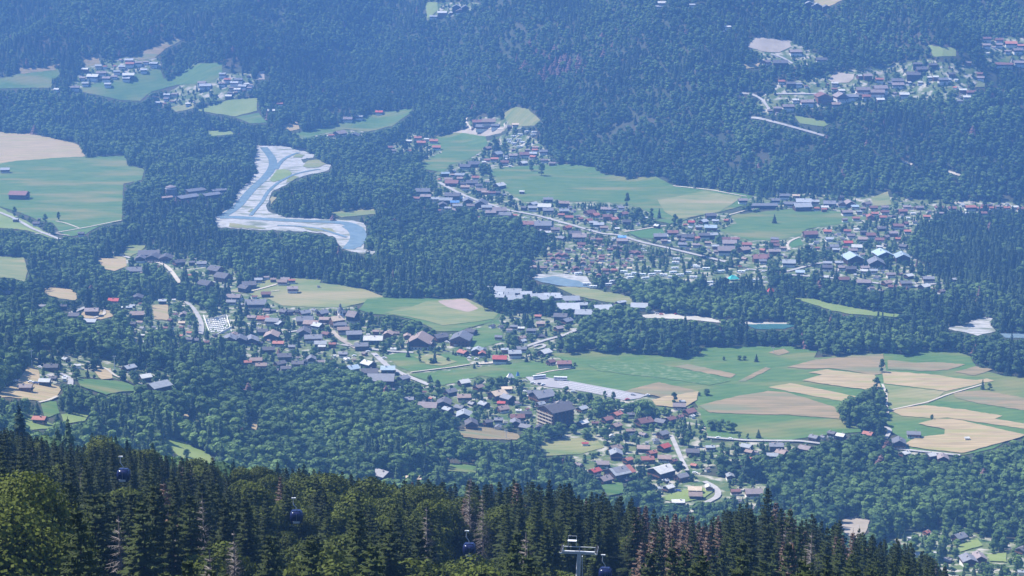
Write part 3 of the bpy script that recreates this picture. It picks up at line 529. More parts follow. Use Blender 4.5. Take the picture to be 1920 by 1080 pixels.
def forest(name, P, S, RZ, T, protos, label, cat, var=None):
    me = bpy.data.meshes.new(name); me.vertices.add(len(P)); me.vertices.foreach_set("co", np.asarray(P, np.float32).ravel())
    for nm, arr, ty in (("tscale", S, 'FLOAT_VECTOR'), ("tint", T, 'FLOAT'), ("rz", RZ, 'FLOAT')):
        a = me.attributes.new(nm, ty, 'POINT'); a.data.foreach_set("vector" if ty == 'FLOAT_VECTOR' else "value", np.asarray(arr, np.float32).ravel())
    va = me.attributes.new("variant", 'INT', 'POINT'); va.data.foreach_set("value", (rng.integers(0, len(protos), len(P)) if var is None else np.asarray(var)).astype(np.int32))
    o = obj(name, me); tag(o, label, cat, kind='stuff')
    ng = bpy.data.node_groups.new(name, 'GeometryNodeTree'); ng.interface.new_socket("Geometry", in_out='INPUT', socket_type='NodeSocketGeometry'); ng.interface.new_socket("Geometry", in_out='OUTPUT', socket_type='NodeSocketGeometry')
    N, L = ng.nodes, ng.links; gi = N.new("NodeGroupInput"); go = N.new("NodeGroupOutput")
    jo = N.new("GeometryNodeGeometryToInstance")
    for p_ in protos[::-1]:
        po = bpy.data.objects.new("tree_shape", p_); oi = N.new("GeometryNodeObjectInfo"); oi.inputs["Object"].default_value = po; oi.transform_space = 'ORIGINAL'
        oi.inputs["As Instance"].default_value = False
        gti = N.new("GeometryNodeGeometryToInstance"); L.new(oi.outputs["Geometry"], gti.inputs[0])
        if 'jn' not in locals(): jn = N.new("GeometryNodeJoinGeometry")
        L.new(gti.outputs[0], jn.inputs[0])
    N.remove(jo)
    ip = N.new("GeometryNodeInstanceOnPoints"); L.new(gi.outputs[0], ip.inputs["Points"]); L.new(jn.outputs[0], ip.inputs["Instance"]); ip.inputs["Pick Instance"].default_value = True
    def attr(nm, ty):
        a = N.new("GeometryNodeInputNamedAttribute"); a.data_type = ty; a.inputs["Name"].default_value = nm; return a.outputs["Attribute"]
    L.new(attr("variant", 'INT'), ip.inputs["Instance Index"]); L.new(attr("tscale", 'FLOAT_VECTOR'), ip.inputs["Scale"])
    cx = N.new("ShaderNodeCombineXYZ"); L.new(attr("rz", 'FLOAT'), cx.inputs[2]); L.new(cx.outputs[0], ip.inputs["Rotation"]); L.new(ip.outputs[0], go.inputs[0])
    md = o.modifiers.new("scatter", 'NODES'); md.node_group = ng; return o
# ------------------------------------------------------------------ houses
CW = dict(g='slate-grey', d='charcoal', l='light grey', w='white', r='orange-red', m='maroon', b='brown', p='mauve-grey', y='tan', t='pale blue', R='bright red', B='bright blue')
ORDN = ['first', 'second', 'third', 'fourth', 'fifth', 'sixth', 'seventh', 'eighth', 'ninth', 'tenth', 'eleventh', 'twelfth', 'thirteenth', 'fourteenth', 'fifteenth', 'sixteenth', 'seventeenth', 'eighteenth', 'nineteenth', 'twentieth'] + ['twenty-' + s for s in ('first', 'second', 'third', 'fourth', 'fifth', 'sixth', 'seventh', 'eighth', 'ninth')] + ['thirtieth'] + ['thirty-' + s for s in ('first', 'second', 'third', 'fourth', 'fifth', 'sixth', 'seventh', 'eighth', 'ninth')] + ['fortieth'] + ['forty-' + s for s in ('first', 'second', 'third', 'fourth', 'fifth', 'sixth', 'seventh', 'eighth', 'ninth')]
def gable_roof(L, W, hw, pitch, oh=1.0, th=.32):
    m = MB(); rise = math.tan(pitch) * W / 2; y1 = W / 2 + oh; z1 = hw - math.tan(pitch) * oh; zr = hw + rise
    pr = [(-y1, z1), (0, zr), (y1, z1), (y1, z1 + th), (0, zr + th), (-y1, z1 + th)]
    m.prism(pr, -L / 2 - oh, L / 2 + oh); return m, zr
def gable_walls(L, W, z0, hw, pitch, g=0.0):
    m = MB(); rise = math.tan(pitch) * W / 2; m.prism([(-W / 2 - g, z0), (W / 2 + g, z0), (W / 2 + g, hw), (0, hw + rise), (-W / 2 - g, hw)], -L / 2 - g, L / 2 + g); return m
HOUSES = []; HLAB = []
SOLID = [x for x in 'gdlwrmbpytRB']
def place(px_, py_, up):
    X0, Y0, _ = unproj(px_, py_); dp = float(proj(X0, Y0, gz(X0, Y0))[2][0]); X1, Y1, _ = unproj(px_, py_ + up * FPX / dp)
    return float(X1[0]), float(Y1[0]), float(gz(X1, Y1)[0]), dp
def house(px_, py_, w, col, ori, pl, wall=None, name=None, label=None, hw=None, pitch=None, k=1.0, prot=True, big=False):
    w = w * (1.16 if ori in 'ab' else 1.22) * (1 if w < 24 else .9) if prot else w
    if pl and 'campus' in pl: ori = 'c' if ori == 'c' else 'a'; k = 1.5; pitch = 17; hw = 4.0; big = True; w *= 1.1
    if pl and 'sawmill' in pl: ori = 'c'; k = 1.5; pitch = 14; hw = 6; big = True
    a0 = dict(a=0, b=90, c=38, d=-38)[ori] + random.uniform(-9, 9); _, _, _, dp = place(px_, py_, 5); wm = w / FPX * dp
    A = abs(R(a0)); asp = dict(a=.72, b=1.25, c=1.12, d=1.12)[ori] * k
    if ori == 'a': L = max(wm - 1.6, 2.5); W = min(L * asp, 16 if not big else 30)
    elif ori == 'b': W = max(wm - 1.6, 2.5); L = min(W * asp, 26)
    else: W = max((wm - 2.6) / (asp * math.cos(A) + math.sin(A)), 2.5); L = W * asp
    S = max(L, W); oh = .45 if S < 7 else (.8 if S < 13 else 1.05)
    if hw is None: hw = 2.4 if S < 6 else (3.9 if S < 10 else (5.2 if S < 18 else 6.6)); hw *= random.uniform(.92, 1.1)
    pitch = R(pitch or random.uniform(22, 29)); x, y, z, dp = place(px_, py_, hw + math.tan(pitch) * W * .2)
    det = w >= 19; seed = random.random()
    wc = wall or (random.choice(['white', 'white', 'white', 'cream', 'wood2']) if col not in 'd' else random.choice(['wood', 'white', 'wood']))
    e = empty(name or ('cabin' if S <= 6.5 else ('chalet' if wc[:4] == 'wood' else 'house')), (x, y, z), R(a0))
    if w >= 10 and wc in ('white', 'cream', 'ochre') and hw > 3.5:
        lo = hw * .5; m = MB(); m.box((0, 0, (lo - 2.5) / 2), (L, W, lo + 2.5)); m.build('wall', M[wc], e)
        gable_walls(L, W, lo, hw, pitch, .06).build('timber_storey', M['wood' if seed < .6 else 'wood2'], e)
    else: gable_walls(L, W, -2.5, hw, pitch).build('wall', M[wc], e)
    rm, zr = gable_roof(L, W, hw, pitch, oh); ro = rm.build('roof', M['r' + col], e)
    if w >= 13:
        c = MB(); c.box((L * random.uniform(-.25, .25), W * random.choice((-.14, .14)), zr + .1), (.8, .7, 1.7)); c.build('chimney', M['brick'], ro)
    if det:
        s = -1 if ori in 'bcd' else 1
        gx = -1 if ori in ('b', 'c') else 1   # the gable that faces the valley side we look from
        b = MB(); b.box((gx * (L / 2 + .65), 0, hw * .5 + .1), (1.25, W * .9, .14)); b.box((gx * (L / 2 + 1.22), 0, hw * .5 + .65), (.08, W * .9, .95)); b.build('balcony', M['wood2' if seed < .5 else 'wood'], e)
        n = max(2, int(W / 3.2))
        for st in (0, 1):
            for i in range(n):
                yy = (i - (n - 1) / 2) * W / n; zz = hw * (.26 if st == 0 else .72); q = MB(); q.box((gx * (L / 2 + .07), yy, zz), (.10, 1.2, 1.25)); q.build('window', M['glass'], e)
        n = max(2, int(L / 3.8)); sy = -1 if a0 > -60 else 1
        for i in range(n):
            xx = (i - (n - 1) / 2) * L / n; q = MB(); q.box((xx, -(W / 2 + .07), hw * (.55 if hw < 5 else .7)), (1.2, .10, 1.15)); q.build('window', M['glass'], e)
    HOUSES.append((e, px_, py_, w, col, pl, S)); 
    if label: tag(e, label, name.replace('_', ' ') if name else 'house')
    if det: HLAB.append((px_, py_, None)); HLAB[-1] = (px_, py_, len(HOUSES) - 1)
    if prot:
        ww = w * .40; bt = py_ + hw * FPX / dp * .75; mask([(px_ - ww, py_ - w * .16), (px_ + ww, py_ - w * .16), (px_ + ww, bt), (px_ - ww, bt)], PROT, y)
    return e, L, W, hw, pitch
def T(ox, oy, s, pl, txt):
    for it in txt.split(','):
        f = it.split()
        if len(f) < 4: continue
        x, y, w_ = float(f[0]) / s + ox, float(f[1]) / s + oy, float(f[2]) / s; c = f[3][0]; o_ = f[3][1] if len(f[3]) > 1 else random.choice('aacdb')
        wl = {'W': 'white', 'C': 'cream', 'O': 'ochre', 'D': 'wood', 'N': 'wood2'}.get(f[4]) if len(f) > 4 else None
        house(x, y, w_, c, o_, pl, wl)
T(420, 560, 8, 'in the old village centre', "110 30 130 ga W,480 40 300 ga,470 100 130 ga,640 160 100 pa,900 175 150 dd N,980 180 130 dc N,1090 180 120 dc,1210 190 180 gc,1360 160 110 gd,1480 190 200 gc D,590 275 160 ra,730 310 180 ga,1210 290 240 ga,820 345 190 ld D,1310 345 190 ba,1410 380 190 ld W,1520 290 150 ba,1750 190 160 dc D,580 470 150 da,720 520 190 bb D,820 650 150 ra W,1740 370 170 ga,1790 440 160 ba,1540 510 150 md O,1340 560 250 ga W,1450 650 160 la,1470 705 110 wa,1200 470 180 db,90 570 170 gb D,240 580 170 gb D,410 590 180 gb D,150 520 100 bb,440 640 110 dc,540 655 110 dc,660 740 180 da,910 840 180 da,840 950 190 dc,1110 950 160 da,930 1025 140 da,1310 880 130 gb W,1215 930 90 db W,480 900 170 ba,560 980 150 ba,1790 810 120 ga,1840 890 90 wa")
T(620, 580, 8, 'left of the village green', "350 340 220 ga D,640 420 270 wa D,460 520 200 ga D,560 370 60 wa,680 320 100 ba N,775 325 70 ba N,870 345 130 bb N,980 345 100 ba N,1340 425 330 bb W,1460 505 190 pd W,1150 380 100 bb N,1640 385 270 dc N,510 650 110 pd,940 585 90 wa,570 790 250 wd D,330 860 230 tc D,590 910 240 da D,860 870 210 ta D,760 1005 380 ga N,1090 1010 220 gc D,230 740 90 wd")
T(840, 580, 8, 'right of the village green', "200 395 290 gb N,350 310 200 dd N,230 625 200 rd W,320 580 100 ld,440 590 140 lb D,510 640 100 rb W,780 712 210 Ra W,850 590 110 la,1000 630 170 la,1100 570 150 ga W,660 240 120 dc W,790 250 110 dc W,990 245 110 ga W,1100 270 100 wa,920 300 90 pa W,760 400 110 ga,1110 410 140 bc W,1120 460 130 lc,1250 300 130 ga,1450 620 230 wc D,1350 90 100 ra,1390 195 120 ba O,1690 80 180 da D,1780 150 190 gc D,1660 265 150 pc O,1545 770 150 mc,1740 785 210 ma,1400 390 100 da,540 590 80 gb W")
T(740, 690, 8, 'in the lower village centre', "100 285 80 tc,310 275 110 gc W,1040 190 210 wc D,1260 265 170 bc N,830 330 230 gc D,1040 410 180 ba,1540 360 300 yc D,1700 420 250 gd D,1680 290 140 ya,500 540 270 pa D,740 490 190 db D,800 600 200 ld D,980 570 180 gd D,1160 520 140 gd D,1340 520 180 ld D,1040 670 190 lb D,1620 585 220 bc W,440 350 80 ma,200 450 150 ga,410 485 100 ga,1150 800 170 db,1560 760 130 ga W,1400 790 160 dc,820 760 110 dc,1550 870 100 gb W,1860 625 90 wa,1860 510 110 pa W,1600 510 120 Ra")
T(940, 700, 8, 'around the grey apartment block', "610 290 400 gc O,590 440 160 lc D,840 430 180 dc,990 450 130 db,1210 505 200 lc W,370 580 150 da D,240 630 190 ma,210 710 140 gb D,370 780 230 gd D,570 790 110 db D,1220 720 200 wc D,1410 730 110 ma,1590 665 200 mc D,1730 590 180 rc,1720 760 190 bc D,1650 920 80 wb,1255 1040 100 Ra W,110 240 110 ya,470 265 150 ga")
T(1120, 740, 8, 'above the lower hamlet', "700 370 290 mc D,950 380 230 gd D,1090 345 180 mc D,1380 230 220 mc D,1230 145 170 pa,1270 90 90 la,500 280 120 ga,1240 315 130 mc,1420 310 110 wc W,980 560 190 gc O,690 580 150 pd W")
T(1120, 740, 8, 'in the lower hamlet', "270 775 230 bc D,280 850 170 lb D,460 955 170 rc D,690 775 170 ba D,1000 755 230 Rc D,820 850 170 rc D,750 940 170 ra,1010 925 200 ba,1150 975 130 mc D,1430 830 180 da N,1450 1045 130 rd D,880 680 100 gb W")
T(1080, 820, 8, 'in the lower hamlet', "280 480 220 Rc W,430 600 250 pc D,400 370 170 pa W,750 620 150 pc D")
T(1280, 800, 8, 'below the white lane', "960 275 220 ld D,1000 360 160 bd D,1110 370 90 pd,980 465 160 rd D,820 600 160 mc,710 720 120 lb,1410 265 210 bd D,1480 365 190 bd D,1340 410 140 la W,1820 305 210 pd D,790 950 140 ma,1060 955 250 pa W")
T(1200, 860, 8, 'below the big white-roofed barn', "620 240 240 gc N,430 410 210 wc D,310 430 100 la W,820 435 180 ya,830 520 180 ba D,570 625 170 wa D,1030 405 110 wb W,1490 620 100 ga W,1640 740 120 pa,400 320 90 lc D,700 800 70 wa,1060 760 60 wa")
T(770, 310, 8, 'in the roadside village, left end', "520 110 110 ta D,740 130 130 la D,840 145 75 la,975 170 100 ra,750 185 100 ba,570 195 110 ba,620 240 170 ma,920 240 150 da,780 260 100 da,820 310 120 ba,1060 360 140 ba,1330 280 180 wc D,1120 390 100 ba,1220 400 100 ma,1310 400 80 da,1670 385 75 wa N,180 365 190 ga,230 450 140 pa,630 430 220 da D,370 490 110 la,530 500 170 la D,660 540 120 Ba N,480 570 110 db W,700 590 130 la,740 480 100 wa,860 510 130 gb D,1060 545 160 gb D,1140 610 140 la,1330 650 180 pa,1200 690 140 pa,1420 720 160 ga,1560 740 80 ra,900 590 110 pa,1020 290 100 da,680 660 100 pa W,560 630 90 la W")
T(980, 360, 8, 'in the roadside village, right end', "160 165 140 lc D,150 220 120 la W,330 195 170 wa D,380 95 130 ga D,380 255 140 ga,620 150 140 ba D,620 265 130 la D,700 230 90 gc,580 330 90 ra,700 365 110 ra,860 390 110 rc,1010 290 170 mc,1090 330 140 rc,990 410 120 rc,1060 445 110 la,1140 470 140 la,1250 240 140 pa,1440 205 75 ga,1480 225 90 ga W,1270 350 130 ma,1370 390 130 rc,1520 310 130 mc,1840 380 65 wa N,300 465 240 ga,400 515 120 pa,490 545 120 pa,670 515 140 rc N,780 600 160 da,850 645 200 pa,1490 665 110 Ba,1490 712 150 pa,1150 700 90 ma,760 270 90 pc,1220 520 110 ba,1420 540 70 wa,1560 430 120 da")
T(980, 430, 8, 'in the dense cabin park', "410 370 75 m,560 320 90 b,540 370 100 m,630 370 90 m,550 430 110 m,450 430 80 m,150 480 70 m,190 550 100 b,310 560 100 b,430 580 90 p,500 540 80 m,800 570 90 m,840 610 80 p,970 590 90 m,1085 600 60 b,680 610 70 p,750 630 80 m,910 380 70 b,900 440 80 y,945 300 80 b,850 260 100 m,680 290 90 p,770 320 70 m,1160 290 80 y,1310 290 90 m,1190 230 80 b,1280 380 80 y,1190 390 90 m,1180 430 90 m,1170 500 90 y,1080 350 80 m,960 410 60 p,1040 440 80 b,910 490 80 b,1040 490 70 m,1330 520 100 m,1520 540 100 m,1600 575 80 y,1380 600 90 r,1250 600 90 m,1260 655 80 b,1140 680 80 m,1650 330 100 m,1720 340 90 m,1640 400 70 p,1770 400 90 m,1470 260 70 p,1460 320 60 m,1570 440 80 m,1500 440 70 p,1290 440 60 b,1380 500 60 m,1630 470 60 p,1220 590 60 b,340 500 60 p,600 510 60 b,700 480 50 b,380 470 60 m,1010 540 60 b,880 210 110 m,1400 240 90 p,1330 250 70 d,470 500 60 p,620 440 60 m,740 440 50 y,1120 460 60 b,1440 380 60 m,1560 500 60 m,1100 240 60 p,900 560 50 p,1320 620 60 m")
T(1200, 370, 8, 'south of the long meadow', "1540 30 120 pa W,950 345 150 lc D,770 360 90 Ra W,1300 335 100 rd N,1060 255 140 da,1130 340 90 la,1060 430 160 ta,880 430 100 la,255 415 110 wd D,300 560 170 ga D,490 510 140 ma,600 560 90 da,720 570 160 da,960 550 150 da W,1090 545 130 la D,850 600 110 rc N,630 630 120 pc,640 690 120 ga,840 700 100 pa,1130 720 100 la,1020 670 90 ba,1290 610 110 ma,1430 610 110 ma,1340 660 200 pa,1290 760 240 pa,1160 800 100 pa,1560 760 210 bc D,1600 690 130 ra,1820 870 180 ma D,1840 940 100 ga W,420 650 80 wa,360 640 90 pa")
T(1400, 360, 8, 'along the oval eastern meadow', "570 40 140 ga W,740 45 100 ya,640 160 150 ga W,850 120 220 la D,830 190 250 la D,1020 130 120 la,1240 150 160 ga D,1170 215 100 wa N,1050 235 80 ra,1160 250 80 ra,1430 160 110 db W,1540 150 140 pb D,1620 205 100 ta,1500 285 140 pa,1800 165 140 pc W,1640 380 100 ra W,1850 350 100 rb,950 605 180 ma D,1210 575 110 ra,1240 690 110 la W,1510 570 100 ra,1640 550 75 wa,1560 640 110 pa,1740 690 130 ba,1520 745 120 Ra W,1650 805 140 wa,1590 860 120 pa,1310 800 120 ga D,1340 850 100 la D,420 690 110 ga,420 735 110 ma,440 785 100 ma,410 870 150 pa,1040 740 80 ga,1590 955 250 tb D,190 965 180 ma D,240 1020 100 ga W,1060 830 70 ra,1860 620 100 ma,1470 400 80 pa")
T(1600, 360, 8, 'at the foot of the right-hand mountain', "300 220 110 ma,470 215 100 pa,470 285 110 ma,320 310 100 ra,440 365 100 ra W,800 210 110 pa,740 270 120 ma,720 340 90 pc W,890 310 75 wa,990 220 110 pa N,1280 220 110 ma W,1480 230 110 ma W,1750 215 140 ra W,1880 235 90 ra,1100 355 100 ra,670 490 140 ma,780 460 110 mc,420 530 120 da,590 600 130 pa,490 660 120 pc,390 700 120 ma,260 630 130 ma,130 685 110 pa,1960 200 90 ma W,2080 230 90 ra W,2180 205 100 pa W,2300 225 90 ra W,2420 215 90 wa,2500 240 90 ma W,1330 310 80 pa,1690 310 70 wa,820 380 60 wa")
T(1560, 440, 8, 'by the eastern crossroads', "760 260 240 tb D,1050 300 190 tb D,660 385 230 gb W,1150 600 150 wc D,880 580 120 pa,480 530 100 wa W,620 525 110 la W,490 480 120 pa,170 650 150 ma D,470 690 200 pa D,820 700 160 bc D,900 765 110 ma,1380 755 200 wc D,1100 705 150 ga,1440 640 150 ga,1850 660 100 la,1540 810 80 ra,710 170 90 wa W,320 770 60 wa,600 790 80 pa")
T(1400, 440, 8, 'along the eastern main street', "1210 410 120 la N,1380 405 110 la,1210 470 140 da,1430 475 110 pa W,1560 490 140 da,800 545 120 ta W,1180 625 100 wa,630 395 170 la W,580 320 60 pa")
T(180, 450, 8, 'in the dark-roofed holiday row', "800 180 300 da D,670 250 130 db W,870 230 170 db W,1050 240 170 db W,1250 310 180 dc D,580 430 220 ga D,740 470 120 ba D,960 490 50 wa,1590 335 130 ga,1440 325 90 da,1405 520 60 ra,1650 630 260 dd N")
T(380, 480, 8, 'at the wood edge behind the cemetery', "200 175 260 dd N,310 280 280 dd N,700 400 200 da D,630 455 210 dd D,950 550 130 ma D,1350 470 140 pa W,830 340 120 la,960 310 80 pa,1240 335 120 pa,1200 370 130 ba,1340 355 100 ra,780 600 80 ma,470 590 200 pa,1060 340 90 ba,560 640 80 wa,1740 450 50 da,430 670 100 ga")
T(200, 540, 8, 'in the hamlet left of the cemetery', "110 170 140 Ra W,470 120 140 db N,840 180 110 la D,340 280 95 la D,390 255 85 la D,460 370 180 ba D,1160 380 110 pb W,1130 510 100 ya N,960 470 100 md D,380 520 120 da,540 590 110 gd,700 580 80 ga,880 590 80 ma,1130 580 80 ma,1010 170 60 wa,1170 895 120 bc D,1230 750 120 da,1340 765 120 da,1240 660 80 ra,540 700 70 wa,530 800 80 la")
T(0, 540, 4, 'on the left hillside', "50 30 65 ga,320 130 55 ga,475 130 55 da,545 195 95 da D,690 160 90 pa D,680 240 85 la W,385 580 105 da D,340 688 78 la D,400 668 60 da,195 730 90 pa N,582 575 52 wa,970 585 115 lc W,1090 655 110 wc D,1605 935 72 la D,300 970 100 ra O,495 525 72 ld,160 65 36 da,485 675 30 wa")
T(860, 500, 8, 'in the grey-roofed campus', "190 405 110 lc D,570 320 240 la D,600 390 110 la D,610 430 130 la D,820 350 190 la D,760 400 130 la,830 450 200 lb D,900 430 110 lc,1010 385 140 lb,1170 420 160 lb,1400 415 190 lb,1300 450 180 lb,1470 440 130 lb,1680 460 220 lb D,1640 575 290 lb D,1860 550 120 la D,1230 440 120 lc")
T(1040, 500, 8, 'in the grey-roofed campus', "440 665 230 lb D,720 595 230 lb D,990 520 150 lc D,1270 565 220 la W")
T(0, 270, 4, 'on the far left plain', "145 365 130 ma N,275 588 50 da W,610 665 45 da W,295 560 24 da,120 560 40 la,40 185 60 la")
T(0, 270, 4, 'in the sawmill by the river', "1400 388 190 gb D,1580 372 160 gb D,1640 340 130 gb,1460 340 170 gb,1250 395 100 ba D")
T(720, 200, 8, 'at the farm below the school', "375 505 80 wa D,510 455 100 ra,560 525 120 ra N,750 500 110 ra W,790 595 110 ra,90 600 80 ma,380 655 60 ra,640 480 70 wa,150 650 70 pa")
T(720, 200, 8, 'by the school above the earth field', "1410 215 150 ma D,1570 205 180 ba C,1480 285 170 ga W,1670 275 110 ga W,1340 320 60 pa")
T(860, 200, 8, 'in the northern hamlet', "850 260 90 ya,770 290 80 da,820 720 120 pa,700 740 65 la,430 615 120 bc D,580 690 160 lc D,430 790 80 ma,380 825 65 wa,690 820 110 ma W,990 700 140 ma,1120 690 100 la,1120 740 110 rd,1140 640 80 ra,1270 660 110 ga W,970 830 130 wc N,1400 840 90 pa N,100 880 140 da,230 840 150 da,770 885 50 wa,285 720 40 wa,820 640 60 pa,720 780 60 wa")
T(480, 0, 4, 'in the meadow below the far woods', "630 990 105 pc W,740 1005 60 gb W,565 1010 40 ra,925 835 50 Ra W,775 870 50 la W,690 885 60 pa,115 820 50 wa,180 775 40 ra")
T(480, 0, 4, 'at the top edge, left of centre', "1395 90 60 wa,1330 120 50 la,1505 45 60 lb D,1570 48 55 gb D,1465 92 30 wa,1535 75 60 pb W")
T(960, 0, 4, 'at the top edge, right of centre', "1125 15 55 wa,1100 45 45 la,1350 30 40 la,1615 198 45 wa,1580 235 25 la")
T(1440, 0, 4, 'in the main mountain hamlet', "305 20 65 lb D,365 35 70 lb D,435 45 55 gb D,90 460 95 da,205 380 80 pa,400 440 70 da W,100 605 45 ra,170 620 65 da,230 625 45 la,500 620 45 wa,745 560 60 pa,835 590 55 ra,1120 475 60 da,1150 510 75 da,1235 480 55 da,1090 550 100 da,1255 570 40 wa,1140 615 35 wa,970 600 80 da,970 630 80 pa W,710 660 90 pa,840 650 90 pa,550 675 45 wa,410 710 95 mb N,545 710 85 pb W,630 715 80 ga W,735 715 55 ra,820 680 90 pa,840 740 55 wa,690 700 50 pa,290 755 85 pa W,205 745 45 wa,440 745 70 pa,150 790 75 pa,70 805 55 pa,15 825 35 pa")
T(1440, 0, 4, 'in the right-hand mountain hamlet', "1020 705 65 wa W,1460 670 50 wa N,1520 685 65 ma,1490 722 50 wa,1592 548 50 ma,1592 578 50 pa W,1640 285 55 ma W,1635 332 55 pa W,1730 295 55 ma W,1730 332 50 pa,1820 320 75 ra W,1900 337 55 ra W,1645 395 30 wa,1870 370 65 pa,1740 475 65 ma,1800 478 60 ma,1885 465 65 pa,1500 465 40 pa,1310 590 65 ga,1350 590 40 la,1410 595 30 wa")
T(0, 0, 4, 'in the far left hamlet', "700 565 75 wa,760 540 65 pa,640 515 45 wa,740 490 45 la,800 580 55 pa,810 625 45 la,565 650 55 pa,425 665 35 wa,970 445 55 la,975 472 55 ra,1040 465 45 pa,1155 470 55 la,1080 520 45 la,965 555 75 wa D,950 582 50 la,915 495 45 la,1095 460 35 pa,620 580 40 pa,640 620 45 la,860 570 40 pa")
T(0, 0, 4, 'in the far left second hamlet', "1540 635 75 la W,1515 615 55 pa,1670 550 45 la,1705 590 45 ra,1790 590 55 ga,1760 615 55 la,1665 620 45 pa,1820 640 55 la,1780 665 45 wa,1870 655 35 pa,1255 710 45 la,1410 775 35 wa,1715 715 45 wa,1735 655 35 pa,1245 740 35 pa,1180 765 40 la,1850 625 35 wa")
T(1440, 810, 4, 'below the hay fields', "345 30 100 gd N,410 32 55 gd,545 18 85 wd D,480 0 80 dd,60 90 105 ga D,110 140 85 bc D,280 110 120 pd D,30 165 80 la,750 5 90 rd W,980 60 100 gb W,1090 2 90 ga W,1025 150 100 wc D,1220 165 90 wc D,1310 180 75 pb D")
T(1440, 810, 4, 'in the bottom right corner', "1190 745 65 rc D,1430 770 130 gc W,1060 790 35 wa,975 825 35 pa,850 880 50 la W,1340 950 110 gd D,1500 940 110 gb W,1580 925 100 pb W,1900 870 110 dc W,1900 1040 60 la W,1100 910 60 la,1260 900 40 wa")
T(480, 810, 4, 'behind the near treetops', "950 300 170 gd D,1180 335 110 ya C")
T(1440, 810, 4, 'beside the wood on the right', "1490 40 40 wa")
fill = 0; base_ = list(HOUSES); random.shuffle(base_)
for e_, hx, hy, hw_, hc, hp, hs_ in base_:
    if fill >= 150 or not hp or hw_ < 9.5 or not any(k_ in hp for k_ in ('village centre', 'roadside', 'eastern', 'hamlet', 'long meadow', 'mountain', 'northern')): continue
    for t_ in range(3):
        nx = hx + random.choice((-1, 1)) * hw_ * random.uniform(.85, 1.25); ny = hy + random.uniform(-.55, .55) * hw_; nw = hw_ * random.uniform(.5, .8); i_, j_ = int((ny + 60) // 2), int((nx + 100) // 2)
        if not VILL[i_, j_]: continue
        a_, b_ = max(int(nw * .25), 1), max(int(nw * .2), 1)
        if (PROT[i_ - b_:i_ + b_ * 2 + 1, j_ - a_:j_ + a_ + 1] > 0).any(): continue
        house(nx, ny, nw, random.choice('gdplbbmmgpwdr'), random.choice('aacd'), hp); fill += 1; break
print('FILL', fill)
# hand-made large buildings ------------------------------------------------
def special(e, label, cat, name): tag(e, label, cat); e.name = name
e, L, W, hw, pt = house(1161, 879, 56, 'l', 'c', None, 'wood', 'barn', "big dark barn with a pale blue-grey and brown striped roof", hw=7, pitch=22, big=True)
ro = [c for c in e.children if c.name.startswith('roof')][0]
for yy in (1,):
    m = MB(); m.prism([(-W / 2 - 1.1, hw - math.tan(pt) * 1.1 + .34), (0, hw + math.tan(pt) * W / 2 + .34), (0, hw + math.tan(pt) * W / 2 + .40), (-W / 2 - 1.1, hw - math.tan(pt) * 1.1 + .40)], L / 2 - 3.0, L / 2 + 1.1); m.build('rusty_roof_panel', M['rr'], ro)
    m = MB(); m.prism([(-W / 2 + 1.4, hw + math.tan(pt) * -1.4 + .36 + math.tan(pt) * 2.8 * 0), (0, hw + math.tan(pt) * W / 2 + .34), (0, hw + math.tan(pt) * W / 2 + .38), (-W / 2 + 1.4, hw + math.tan(pt) * 1.4 + .38)], -L / 2 + 1.5, L / 2 - 3.2); m.build('solar_panels', M['rg'], ro)
house(1240, 877, 52, 'w', 'c', None, 'wood', 'barn', "large dark barn with a plain whitish roof in the lower hamlet", hw=6.5, pitch=21, big=True)
e, L, W, hw, pt = house(297, 719, 50, 'g', 'c', None, 'wood', 'barn', "large grey-blue roofed barn alone above the dark left wood", hw=7, pitch=20, big=True)
for c in e.children:
    if c.name.startswith('roof'): c.data.materials[0] = M['rl']
house(1432, 383, 48, 'g', 'a', None, 'wood', 'farm_building', "long low grey-roofed farm building on the meadow's far edge", hw=5, k=.3)
# white gabled church and its tower
e, L, W, hw, pt = house(662, 588, 27, 'p', 'd', None, 'white', 'parish_building', "tall white gabled building with steep mauve roof beside the old church", hw=10, pitch=42)
e, L, W, hw, pt = house(632, 596, 30, 'y', 'c', None, 'cream', 'church', "old church with pale tan roof and slim white bell tower", hw=9, pitch=36, k=1.3)
tw = MB(); tw.box((L / 2 - 1, W / 2 - 1.5, 7.5), (4.2, 4.2, 20)); t_ = tw.build('bell_tower', M['white'], e)
MB().lathe([(3.4, 17.5), (3.0, 18.2), (1.2, 20.5), (1.4, 21.5), (.1, 24)], 8, (L / 2 - 1, W / 2 - 1.5, 0)).build('belfry_cap', M['rg'], t_)
for a in (0, 90, 180, 270):
    MB().box((L / 2 - 1 + 2.13 * math.cos(R(a)), W / 2 - 1.5 + 2.13 * math.sin(R(a)), 14.8), (.1, 1.3, 2.4), R(a)).build('belfry_opening', M['glass'], t_)
